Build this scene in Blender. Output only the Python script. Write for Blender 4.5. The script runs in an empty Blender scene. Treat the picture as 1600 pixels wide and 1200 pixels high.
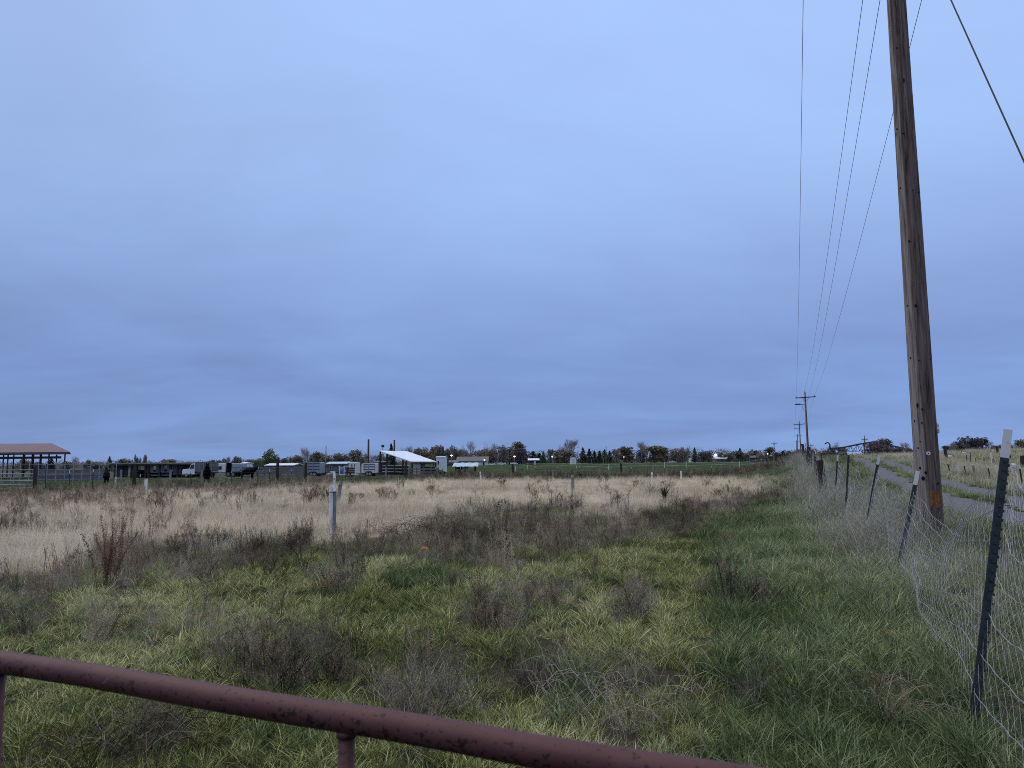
import bpy, bmesh, math, random
import numpy as np
from mathutils import Vector, Matrix, Euler

# ---------------------------------------------------------------- camera, world, sun, exposure
SC = bpy.context.scene
COL = SC.collection
CAM_H = 1.6
F = 1142.0                      # focal length in photo pixels (1600 wide)
PITCH = math.atan((722 - 600) / F)
ROLL = math.radians(-0.55)
cam_d = bpy.data.cameras.new("camera")
cam = bpy.data.objects.new("camera", cam_d)
COL.objects.link(cam)
R3 = (Matrix.Rotation(math.pi / 2 + PITCH, 3, 'X') @ Matrix.Rotation(ROLL, 3, 'Z'))
cam.location = (0, 0, CAM_H)
cam.rotation_euler = R3.to_euler()
cam_d.sensor_width = 36.0
cam_d.lens = 36.0 * F / 1600.0
cam_d.clip_start = 0.05
cam_d.clip_end = 9000
cam_d.dof.use_dof = True
cam_d.dof.focus_distance = 25.0
cam_d.dof.aperture_fstop = 7.5
SC.camera = cam

SC.view_settings.view_transform = 'Standard'
SC.view_settings.look = 'None'
SC.view_settings.exposure = 0.0
SC.view_settings.gamma = 1.0
SC.cycles.max_bounces = 6
SC.cycles.diffuse_bounces = 3
SC.cycles.transmission_bounces = 3
SC.cycles.glossy_bounces = 2
SC.cycles.use_denoising = False
SC.cycles.filter_width = 0.95

SUN_EL, SUN_AZ = math.radians(48), math.radians(-70)     # behind cloud, left of the view
world = bpy.data.worlds.new("World")
SC.world = world
world.use_nodes = True
def build_world():
    nt = world.node_tree; N = nt.nodes; L = nt.links
    N.clear()
    out = N.new('ShaderNodeOutputWorld'); bg = N.new('ShaderNodeBackground')
    L.new(bg.outputs[0], out.inputs[0])
    tc = N.new('ShaderNodeTexCoord')
    sep = N.new('ShaderNodeSeparateXYZ'); L.new(tc.outputs['Generated'], sep.inputs[0])
    def math_(op, a, b=None, clamp=False):
        n = N.new('ShaderNodeMath'); n.operation = op; n.use_clamp = clamp
        for i, v in enumerate((a, b)):
            if v is None: continue
            if isinstance(v, (int, float)): n.inputs[i].default_value = v
            else: L.new(v, n.inputs[i])
        return n.outputs[0]
    # cloud deck seen in perspective: direction projected on a plane overhead
    dz = math_('ADD', math_('MAXIMUM', sep.outputs[2], 0.0), 0.16)
    u = math_('DIVIDE', sep.outputs[0], dz); v = math_('DIVIDE', sep.outputs[1], dz)
    cmb = N.new('ShaderNodeCombineXYZ'); L.new(u, cmb.inputs[0]); L.new(v, cmb.inputs[1])
    n1 = N.new('ShaderNodeTexNoise'); n1.inputs['Scale'].default_value = 0.62; n1.inputs['Detail'].default_value = 7
    n1.inputs['Roughness'].default_value = 0.5; n1.inputs['Distortion'].default_value = 0.6
    L.new(cmb.outputs[0], n1.inputs['Vector'])
    mp = N.new('ShaderNodeMapping'); mp.inputs['Scale'].default_value = (0.8, 1.5, 1); mp.inputs['Location'].default_value = (3.1, 1.7, 0)
    mp.inputs['Rotation'].default_value = (0, 0, 0.12)
    L.new(cmb.outputs[0], mp.inputs[0])
    n2 = N.new('ShaderNodeTexNoise'); n2.inputs['Scale'].default_value = 1.5; n2.inputs['Detail'].default_value = 9; n2.inputs['Roughness'].default_value = 0.58; n2.inputs['Distortion'].default_value = 0.4
    L.new(mp.outputs[0], n2.inputs['Vector'])
    ramp = N.new('ShaderNodeValToRGB')
    L.new(sep.outputs[2], ramp.inputs[0])
    stops = [(0.0, (.214, .340, .645)), (0.05, (.200, .326, .645)), (0.13, (.212, .342, .675)), (0.26, (.290, .440, .79)),
             (0.36, (.36, .545, .925)), (0.58, (.42, .615, 1.02)), (0.76, (.95, 1.06, 1.30)), (1.0, (1.35, 1.42, 1.56))]
    el = ramp.color_ramp.elements
    while len(el) < len(stops): el.new(0.5)
    for e, (p, c) in zip(el, stops):
        e.position = p; e.color = (*c, 1)
    # brightness: broad cloud masses, streaks, brighter to the right
    b = math_('ADD', math_('MULTIPLY', math_('SUBTRACT', n1.outputs[0], 0.5), 0.56), math_('MULTIPLY', math_('SUBTRACT', n2.outputs[0], 0.5), math_('MAXIMUM', math_('SUBTRACT', 0.42, math_('MULTIPLY', sep.outputs[2], 0.9)), 0.10)))
    side = math_('MULTIPLY', sep.outputs[0], 0.10)
    b = math_('ADD', math_('ADD', b, side), 1.0)
    vm = N.new('ShaderNodeVectorMath'); vm.operation = 'SCALE'
    L.new(ramp.outputs[0], vm.inputs[0]); L.new(b, vm.inputs['Scale'])
    # thin lavender tint in the darker masses
    lav = N.new('ShaderNodeMix'); lav.data_type = 'RGBA'; lav.blend_type = 'MULTIPLY'
    f = math_('MULTIPLY', math_('SUBTRACT', 0.62, n1.outputs[0]), 1.5, True)
    L.new(f, lav.inputs[0]); L.new(vm.outputs[0], lav.inputs[6]); lav.inputs[7].default_value = (1.06, .95, .98, 1)
    sky = N.new('ShaderNodeTexSky'); sky.sky_type = 'NISHITA'; sky.sun_disc = False
    sky.sun_elevation = SUN_EL; sky.sun_rotation = SUN_AZ
    sk = N.new('ShaderNodeVectorMath'); sk.operation = 'SCALE'; sk.inputs['Scale'].default_value = 0.06
    L.new(sky.outputs[0], sk.inputs[0])
    mx = N.new('ShaderNodeMix'); mx.data_type = 'RGBA'; mx.inputs[0].default_value = 0.94
    L.new(sk.outputs[0], mx.inputs[6]); L.new(lav.outputs[2], mx.inputs[7])
    L.new(mx.outputs[2], bg.inputs[0]); bg.inputs[1].default_value = 1.0
build_world()
sun_d = bpy.data.lights.new("sun", 'SUN'); sun_d.energy = 0.95; sun_d.angle = math.radians(60); sun_d.color = (1.0, .88, .72)
sun = bpy.data.objects.new("sun", sun_d); COL.objects.link(sun)
sun.rotation_euler = (math.pi / 2 - SUN_EL, 0, -SUN_AZ + math.pi)
sun.location = (-30, 10, 40)

# ---------------------------------------------------------------- numbers shared by everything
random.seed(7)
RNG = np.random.default_rng(11)
def ss(a, b, x):
    t = np.clip((np.asarray(x, float) - a) / (b - a), 0, 1)
    return t * t * (3 - 2 * t)
FY = [-6, 0, 12.9, 25, 55, 100, 198, 420]
FX = [-1.52, .95, 6.25, 10.57, 22, 39.4, 77, 162]
def fence_x(y): return np.interp(y, FY, FX)
_ph = np.random.default_rng(3).uniform(0, 6.28, (8, 3))
def wav(x, y, sc):
    v = 0
    for i in range(8):
        a = _ph[i, 0]; k = (0.6 + 0.16 * i) / sc * 6.28
        v = v + np.sin(k * (np.cos(a) * x + np.sin(a) * y) + _ph[i, 1])
    return v / 8.0 * 1.6
ROADY = [-12, 0, 10, 17, 30, 70, 120, 300]
ROADS = [9.5, 6.0, 4.3, 3.7, 4.1, 5.8, 8.0, 14]
def road_s(y): return np.interp(y, ROADY, ROADS)
def H(x, y):
    x = np.asarray(x, float); y = np.asarray(y, float)
    s = x - fence_x(y)
    lo = -3.2 - 0.16 * np.clip(y - 30, 0, 60)
    w = np.clip((s - lo) / (2.2 - lo), 0, 1); w = w * w * (3 - 2 * w)
    R = .40 * ss(2.5, 9, y) + 1.30 * ss(12, 78, y)
    hill = .50 * ss(6, 24, s) * ss(12, 75, y)
    P = .75 * ss(95, 250, y) * ss(-70, 5, x)
    rise = 2.2 * ss(300, 420, y)
    b = .035 * wav(x, y, 3.1) + .05 * wav(x + 40, y, 11.0) * ss(4, 20, y)
    rut = .05 * (np.exp(-((s - road_s(y) + .85) / .38) ** 2) + np.exp(-((s - road_s(y) - .85) / .38) ** 2))
    return w * (R + hill) + (1 - w) * P + rise + b - rut
def h1(x, y): return float(H(x, y))
Rn = np.array(R3)
def proj(x, y, z):
    v = np.stack([np.asarray(x, float), np.asarray(y, float), np.asarray(z, float) - CAM_H], -1)
    c = v @ Rn
    d = np.maximum(-c[..., 2], 1e-3)
    return 800 + F * c[..., 0] / d, 600 - F * c[..., 1] / d
def ray(px, py):
    return R3 @ Vector(((px - 800) / F, -(py - 600) / F, -1))
def at(px, py, Y):
    r = ray(px, py); t = Y / r.y
    return Vector((r.x * t, Y, CAM_H + r.z * t))
def at_z(px, py, z):
    r = ray(px, py); t = (z - CAM_H) / r.z
    return Vector((r.x * t, r.y * t, z))
def ground(px, py, tmax=400):
    r = ray(px, py); t = 1.5
    while t < tmax:
        p = r * t
        if CAM_H + p.z < h1(p.x, p.y):
            a, b_ = t / 1.01, t
            for _ in range(20):
                m = (a + b_) / 2; p = r * m
                if CAM_H + p.z < h1(p.x, p.y): b_ = m
                else: a = m
            p = r * b_
            return Vector((p.x, p.y, h1(p.x, p.y)))
        t *= 1.01
    p = r * tmax
    return Vector((p.x, p.y, h1(p.x, p.y)))
def on(px, Y):
    p = at(px, 722, Y)
    return Vector((p.x, Y, h1(p.x, Y)))
def topz(px, py, Y): return at(px, py, Y).z

# ---------------------------------------------------------------- mesh helpers
class MB:
    def __init__(s): s.v = []; s.f = []; s.t = []
    def add(s, vs, fs, tint=None):
        o = len(s.v); s.v.extend([tuple(p) for p in vs]); s.f.extend([tuple(i + o for i in f) for f in fs])
        t = random.random() if tint is None else tint
        s.t.extend([t] * len(fs)); return s
    def box(s, c, d, rz=0, bev=0, tint=None, taper=1.0, M=None):
        hx, hy, hz = d[0] / 2, d[1] / 2, d[2] / 2
        vs = []
        for z in (-hz, hz):
            k = taper if z > 0 else 1
            for x, y in ((-hx, -hy), (hx, -hy), (hx, hy), (-hx, hy)): vs.append(Vector((x * k, y * k, z)))
        if rz:
            m = Matrix.Rotation(rz, 3, 'Z'); vs = [m @ p for p in vs]
        vs = [p + Vector(c) for p in vs]
        if M is not None: vs = [M @ p for p in vs]
        return s.add(vs, [(3, 2, 1, 0), (4, 5, 6, 7), (0, 1, 5, 4), (1, 2, 6, 5), (2, 3, 7, 6), (3, 0, 4, 7)], tint)
    def tube(s, pts, r, n=6, cap=True, tint=None):
        pts = [Vector(p) for p in pts]; k = len(pts)
        rs = r if isinstance(r, (list, tuple)) else [r] * k
        vs = []; u = None
        for i, p in enumerate(pts):
            d = (pts[min(i + 1, k - 1)] - pts[max(i - 1, 0)])
            d = d.normalized() if d.length > 1e-9 else Vector((0, 0, 1))
            if u is None: u = d.orthogonal().normalized()
            else:
                u = (u - d * u.dot(d)); u = u.normalized() if u.length > 1e-6 else d.orthogonal().normalized()
            w = d.cross(u)
            for j in range(n):
                a = 2 * math.pi * j / n
                vs.append(p + (u * math.cos(a) + w * math.sin(a)) * rs[i])
        fs = []
        for i in range(k - 1):
            for j in range(n):
                a, b = i * n + j, i * n + (j + 1) % n
                fs.append((a, b, b + n, a + n))
        if cap: fs.append(tuple(range(n - 1, -1, -1))); fs.append(tuple((k - 1) * n + j for j in range(n)))
        return s.add(vs, fs, tint)
    def quad(s, a, b, c, d, tint=None): return s.add([a, b, c, d], [(0, 1, 2, 3)], tint)
    def slab(s, a, b, c, d, th, tint=None):      # thick four cornered sheet
        a, b, c, d = map(Vector, (a, b, c, d)); n = (b - a).cross(d - a).normalized() * th
        return s.add([a, b, c, d, a - n, b - n, c - n, d - n], [(0, 1, 2, 3), (7, 6, 5, 4), (4, 5, 1, 0), (5, 6, 2, 1), (6, 7, 3, 2), (7, 4, 0, 3)], tint)
    def ball(s, c, r, n=10, m=7, sq=(1, 1, 1), tint=None):
        vs = [Vector((0, 0, 1))]; 
        for i in range(1, m):
            t = math.pi * i / m
            for j in range(n):
                a = 2 * math.pi * j / n
                vs.append(Vector((math.sin(t) * math.cos(a), math.sin(t) * math.sin(a), math.cos(t))))
        vs.append(Vector((0, 0, -1)))
        vs = [Vector((p.x * sq[0], p.y * sq[1], p.z * sq[2])) * r + Vector(c) for p in vs]
        fs = [(0, 1 + j, 1 + (j + 1) % n) for j in range(n)]
        for i in range(m - 2):
            for j in range(n):
                a = 1 + i * n + j; b = 1 + i * n + (j + 1) % n
                fs.append((a, a + n, b + n, b))
        e = len(vs) - 1; o = 1 + (m - 2) * n
        fs += [(o + j, e, o + (j + 1) % n) for j in range(n)]
        return s.add(vs, fs, tint)
    def mesh(s, name, smooth=False):
        me = bpy.data.meshes.new(name)
        me.from_pydata([tuple(p) for p in s.v], [], s.f)
        a = me.attributes.new('tint', 'FLOAT', 'FACE'); a.data.foreach_set('value', np.array(s.t, dtype=np.float32))
        if smooth: me.polygons.foreach_set('use_smooth', [True] * len(me.polygons))
        me.update(); return me
    def build(s, name, mat, parent=None, smooth=False, loc=None, bev=0):
        o = bpy.data.objects.new(name, s.mesh(name, smooth))
        if mat: o.data.materials.append(mat)
        COL.objects.link(o)
        if parent is not None: o.parent = parent
        if loc is not None: o.location = loc
        if bev:
            m = o.modifiers.new('bevel', 'BEVEL'); m.width = bev; m.segments = 2; m.limit_method = 'ANGLE'
        return o
def tag(o, label=None, cat=None, group=None, kind=None):
    if label: o['label'] = label
    if cat: o['category'] = cat
    if group: o['group'] = group
    if kind: o['kind'] = kind
    return o
def thing(name, loc, label, cat, rz=0, group=None):
    o = bpy.data.objects.new(name, None); COL.objects.link(o)
    o.empty_display_size = .3
    o.location = loc; o.rotation_euler = (0, 0, rz)
    return tag(o, label, cat, group)
def copy_tree(o, parent=None):
    c = o.copy(); COL.objects.link(c)
    if parent is not None: c.parent = parent
    for ch in list(o.children): copy_tree(ch, c)
    return c

# ---------------------------------------------------------------- materials
def new_mat(name):
    m = bpy.data.materials.new(name); m.use_nodes = True
    nt = m.node_tree; nt.nodes.clear()
    out = nt.nodes.new('ShaderNodeOutputMaterial')
    return m, nt, nt.nodes, nt.links, out
def flat(name, c, rough=.7, metal=0.0, var=.25, scale=6.0, c2=None, spec=.3, bump=0.0, coords='Object', stretch=(1, 1, 1), lo=.35, hi=.65, detail=5):
    m, nt, N, L, out = new_mat(name)
    p = N.new('ShaderNodeBsdfPrincipled'); L.new(p.outputs[0], out.inputs[0])
    tc = N.new('ShaderNodeTexCoord'); mp = N.new('ShaderNodeMapping'); mp.inputs['Scale'].default_value = stretch
    L.new(tc.outputs[coords], mp.inputs[0])
    n = N.new('ShaderNodeTexNoise'); n.inputs['Scale'].default_value = scale; n.inputs['Detail'].default_value = detail; n.inputs['Roughness'].default_value = .6
    L.new(mp.outputs[0], n.inputs['Vector'])
    r = N.new('ShaderNodeValToRGB'); e = r.color_ramp.elements
    e[0].position = lo; e[1].position = hi
    c2 = c2 or tuple(v * (1 - var) for v in c)
    e[0].color = (*c2, 1); e[1].color = (*c, 1)
    L.new(n.outputs[0], r.inputs[0]); L.new(r.outputs[0], p.inputs['Base Color'])
    p.inputs['Roughness'].default_value = rough; p.inputs['Metallic'].default_value = metal; p.inputs['Specular IOR Level'].default_value = spec
    if bump:
        b = N.new('ShaderNodeBump'); b.inputs['Strength'].default_value = bump; b.inputs['Distance'].default_value = .02
        L.new(n.outputs[0], b.inputs['Height']); L.new(b.outputs[0], p.inputs['Normal'])
    return m
def leafy(name, cols, patch_scale=.35, transl=.17, tone=None):
    """blades and leaves: colour by blade ('tint'), by tuft ('tone', instancer) and by patches of the world"""
    m, nt, N, L, out = new_mat(name)
    at_ = N.new('ShaderNodeAttribute'); at_.attribute_name = 'tint'
    geo = N.new('ShaderNodeNewGeometry')
    n = N.new('ShaderNodeTexNoise'); n.inputs['Scale'].default_value = patch_scale; n.inputs['Detail'].default_value = 3
    L.new(geo.outputs['Position'], n.inputs['Vector'])
    t2 = N.new('ShaderNodeAttribute'); t2.attribute_type = 'INSTANCER'; t2.attribute_name = 'tone'
    def M(op, a, b):
        q = N.new('ShaderNodeMath'); q.operation = op
        for i, v in enumerate((a, b)):
            if isinstance(v, (int, float)): q.inputs[i].default_value = v
            else: L.new(v, q.inputs[i])
        return q.outputs[0]
    f = M('ADD', M('MULTIPLY', at_.outputs['Fac'], .78), M('MULTIPLY', M('SUBTRACT', n.outputs[0], .5), 1.3))
    f = M('ADD', f, M('MULTIPLY', t2.outputs['Fac'], .45) if tone else .22)
    f = M('ADD', f, -.12)
    r = N.new('ShaderNodeValToRGB'); el = r.color_ramp.elements
    while len(el) < len(cols): el.new(.5)
    for i, (e, c) in enumerate(zip(el, cols)):
        e.position = i / (len(cols) - 1); e.color = (*c, 1)
    L.new(f, r.inputs[0])
    d = N.new('ShaderNodeBsdfDiffuse'); L.new(r.outputs[0], d.inputs[0])
    t = N.new('ShaderNodeBsdfTranslucent'); L.new(r.outputs[0], t.inputs[0])
    mx = N.new('ShaderNodeMixShader'); mx.inputs[0].default_value = transl
    L.new(d.outputs[0], mx.inputs[1]); L.new(t.outputs[0], mx.inputs[2]); L.new(mx.outputs[0], out.inputs[0])
    return m
def emit(name, c, s):
    m, nt, N, L, out = new_mat(name)
    e = N.new('ShaderNodeEmission'); e.inputs[0].default_value = (*c, 1); e.inputs[1].default_value = s
    L.new(e.outputs[0], out.inputs[0]); return m
GRN = [(.045, .075, .018), (.10, .135, .030), (.22, .235, .060), (.36, .33, .12)]
M_short = leafy('short_grass_blades', [(.036, .054, .016), (.165, .190, .055), (.40, .39, .150), (.62, .575, .33)], tone=True)
M_green = leafy('green_grass_blades', [(.020, .034, .014), (.080, .118, .046), (.185, .235, .100), (.44, .46, .28)], tone=True)
M_straw = leafy('straw_blades', [(.27, .22, .15), (.54, .46, .32), (.74, .64, .47), (.88, .79, .62)], tone=True, patch_scale=.2)
M_tall = leafy('tall_dry_blades', [(.10, .105, .06), (.21, .20, .14), (.36, .335, .26), (.58, .54, .45)], tone=True)
M_weed = leafy('dry_weed_stems', [(.050, .036, .025), (.185, .136, .094), (.36, .275, .195), (.58, .475, .35)], tone=True, transl=.1)
M_weed_pale = leafy('pale_weed_stems', [(.10, .08, .06), (.20, .165, .13), (.30, .255, .20), (.40, .35, .28)], transl=.1)
M_weed_dark = leafy('dark_weed_stems', [(.034, .027, .021), (.075, .058, .045), (.13, .104, .08), (.21, .17, .13)], transl=.1)
M_weed_red = leafy('rusty_weed_stems', [(.075, .038, .024), (.15, .078, .048), (.22, .125, .08), (.30, .19, .13)], transl=.1)
M_weed_green = leafy('dark_green_leaves', [(.02, .03, .014), (.04, .055, .025), (.065, .08, .035), (.10, .11, .06)], transl=.2)
M_bark = flat('bark', (.12, .095, .075), .9, var=.5, scale=9)
M_dkwood = flat('dark_weathered_wood', (.055, .042, .034), .9, c2=(.018, .014, .012), scale=18, stretch=(1, 1, .12), bump=.5)
M_gywood = flat('grey_weathered_wood', (.27, .245, .225), .9, c2=(.14, .125, .115), scale=14, stretch=(1, 1, .15), bump=.4)
M_board = flat('grey_boards', (.155, .15, .155), .9, c2=(.075, .072, .075), scale=3, stretch=(.15, 1, 1))
M_dkboard = flat('dark_boards', (.045, .042, .045), .9, c2=(.02, .02, .022), scale=3, stretch=(1, 1, .2))
M_white = flat('dirty_white_paint', (.72, .72, .70), .6, c2=(.52, .52, .51), scale=3)
M_whitepost = flat('white_vinyl', (.66, .66, .64), .55, c2=(.40, .40, .38), scale=5, stretch=(1, 1, .3), lo=.3, hi=.5)
M_roofwhite = flat('white_metal_roof', (.78, .80, .82), .35, c2=(.62, .64, .66), scale=2.0, spec=.5)
M_roofblue = flat('pale_tin_roof', (.50, .58, .62), .4, c2=(.36, .43, .47), scale=2.0)
M_roofred = flat('red_metal_roof', (.135, .070, .072), .55, c2=(.10, .055, .058), scale=.8, stretch=(1, .1, 1))
M_roofgrey = flat('grey_shingles', (.16, .15, .15), .8, c2=(.10, .095, .095), scale=3)
M_steel = flat('dark_steel', (.05, .05, .055), .6, metal=.3, scale=6)
M_galv = flat('galvanised_wire', (.36, .37, .38), .5, metal=.35, c2=(.26, .26, .27), scale=30)
M_net = flat('old_netting_wire', (.36, .365, .375), .5, metal=.35, c2=(.20, .20, .205), scale=30)
M_galvpanel = flat('galvanised_sheet', (.42, .45, .49), .4, metal=.5, c2=(.28, .30, .34), scale=3)
M_pipe = flat('grey_pipe', (.33, .34, .36), .5, metal=.4, c2=(.20, .20, .22), scale=5)
M_tpost = flat('dark_green_post_paint', (.030, .042, .042), .55, c2=(.016, .02, .022), scale=25, spec=.35)
M_tip = flat('white_post_tip', (.56, .55, .53), .6, c2=(.45, .43, .40), scale=30, lo=.3, hi=.45)
M_black = flat('black_coat', (.007, .006, .006), .95, c2=(.004, .004, .004), scale=4, spec=.05)
M_mane = flat('black_hair', (.004, .004, .004), .95, scale=8, spec=.05)
M_tyre = flat('tyre_rubber', (.02, .02, .02), .85, scale=8)
M_rim = flat('wheel_rim', (.35, .35, .36), .4, metal=.6, scale=8)
M_glass = flat('dark_glass', (.03, .035, .045), .12, scale=2, spec=.6)
M_housewall = flat('pale_siding', (.72, .71, .67), .7, c2=(.44, .43, .40), scale=2, stretch=(.1, .1, 8))
M_blueplastic = flat('blue_plastic', (.06, .14, .28), .5, scale=4)
M_rustload = flat('brown_load', (.10, .045, .032), .8, scale=3)
M_greycar = flat('grey_car_paint', (.28, .28, .28), .35, scale=2, spec=.6)
M_whitecar = flat('white_car_paint', (.75, .76, .77), .3, c2=(.62, .63, .64), scale=1.5, spec=.6)
M_darkcar = flat('dark_car_paint', (.03, .03, .035), .3, scale=2, spec=.6)
M_gravel = flat('grey_gravel', (.165, .166, .172), .95, c2=(.060, .060, .063), scale=26, bump=.7, coords='Object', detail=9)
M_lampw = emit('white_lamp_light', (1, .95, .82), 9)
M_lampo = emit('orange_lamp_light', (1, .62, .22), 6)
M_lampd = emit('dim_lamp_light', (1, .93, .8), 2.2)
M_ins = flat('porcelain', (.45, .42, .38), .3, scale=4)
LT = {  # crowns; distance haze is mixed into the rust, brown and plum colours
 'rust': leafy('hazed_rust_leaves', [(0.090, 0.066, 0.050), (0.168, 0.139, 0.091), (0.258, 0.230, 0.147), (0.336, 0.339, 0.211)], .15),
 'brown': leafy('hazed_brown_leaves', [(0.077, 0.065, 0.054), (0.150, 0.129, 0.104), (0.234, 0.199, 0.156), (0.329, 0.292, 0.220)], .15),
 'olive': leafy('olive_leaves', [(0.062, 0.058, 0.035), (0.114, 0.101, 0.059), (0.188, 0.157, 0.084), (0.313, 0.230, 0.111)], .15),
 'green': leafy('green_leaves', [(0.045, 0.063, 0.029), (0.084, 0.113, 0.049), (0.134, 0.167, 0.069), (0.209, 0.232, 0.098)], .15),
 'dark': leafy('dark_needles', [(0.025, 0.035, 0.025), (0.045, 0.062, 0.039), (0.073, 0.094, 0.059), (0.111, 0.127, 0.081)], .15),
 'bare': leafy('bare_twigs', [(0.134, 0.104, 0.094), (0.209, 0.167, 0.151), (0.294, 0.245, 0.221), (0.392, 0.319, 0.294)], .15, transl=.0),
 'plum': leafy('hazed_plum_brown_leaves', [(0.055, 0.042, 0.053), (0.099, 0.078, 0.088), (0.150, 0.124, 0.132), (0.220, 0.189, 0.184)], .15),
}
def gate_paint():
    m, nt, N, L, out = new_mat('maroon_gate_paint')
    p = N.new('ShaderNodeBsdfPrincipled'); L.new(p.outputs[0], out.inputs[0])
    tc = N.new('ShaderNodeTexCoord')
    n = N.new('ShaderNodeTexNoise'); n.inputs['Scale'].default_value = 105; n.inputs['Detail'].default_value = 3; n.inputs['Roughness'].default_value = .5
    mp = N.new('ShaderNodeMapping'); mp.inputs['Scale'].default_value = (.8, 1, 1); L.new(tc.outputs['Object'], mp.inputs[0]); L.new(mp.outputs[0], n.inputs['Vector'])
    big = N.new('ShaderNodeTexNoise'); big.inputs['Scale'].default_value = 5; L.new(tc.outputs['Object'], big.inputs['Vector'])
    ad = N.new('ShaderNodeMath'); ad.operation = 'ADD'; L.new(n.outputs[0], ad.inputs[0])
    ml = N.new('ShaderNodeMath'); ml.operation = 'MULTIPLY'; ml.inputs[1].default_value = .35; L.new(big.outputs[0], ml.inputs[0]); L.new(ml.outputs[0], ad.inputs[1])
    ge = N.new('ShaderNodeNewGeometry'); sz = N.new('ShaderNodeSeparateXYZ'); L.new(ge.outputs['Normal'], sz.inputs[0])
    lw = N.new('ShaderNodeMath'); lw.operation = 'MULTIPLY_ADD'; L.new(sz.outputs[2], lw.inputs[0]); lw.inputs[1].default_value = -.075; L.new(ad.outputs[0], lw.inputs[2]); ad = lw
    r = N.new('ShaderNodeValToRGB'); e = r.color_ramp.elements
    e[0].position = .762; e[0].color = (0, 0, 0, 1); e[1].position = .792; e[1].color = (1, 1, 1, 1)
    L.new(ad.outputs[0], r.inputs[0])
    fd = N.new('ShaderNodeTexNoise'); fd.inputs['Scale'].default_value = 9; fd.inputs['Detail'].default_value = 6; L.new(tc.outputs['Object'], fd.inputs['Vector'])
    c1 = N.new('ShaderNodeMix'); c1.data_type = 'RGBA'; L.new(fd.outputs[0], c1.inputs[0])
    c1.inputs[6].default_value = (.052, .017, .015, 1); c1.inputs[7].default_value = (.105, .042, .039, 1)
    mx = N.new('ShaderNodeMix'); mx.data_type = 'RGBA'; L.new(r.outputs[0], mx.inputs[0]); L.new(c1.outputs[2], mx.inputs[6]); mx.inputs[7].default_value = (.022, .009, .006, 1)
    L.new(mx.outputs[2], p.inputs['Base Color']); p.inputs['Roughness'].default_value = .55; p.inputs['Specular IOR Level'].default_value = .25
    b = N.new('ShaderNodeBump'); b.inputs['Strength'].default_value = .25; b.inputs['Distance'].default_value = .003; b.invert = True
    L.new(ad.outputs[0], b.inputs['Height']); L.new(b.outputs[0], p.inputs['Normal'])
    return m
M_gate = gate_paint()
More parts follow.
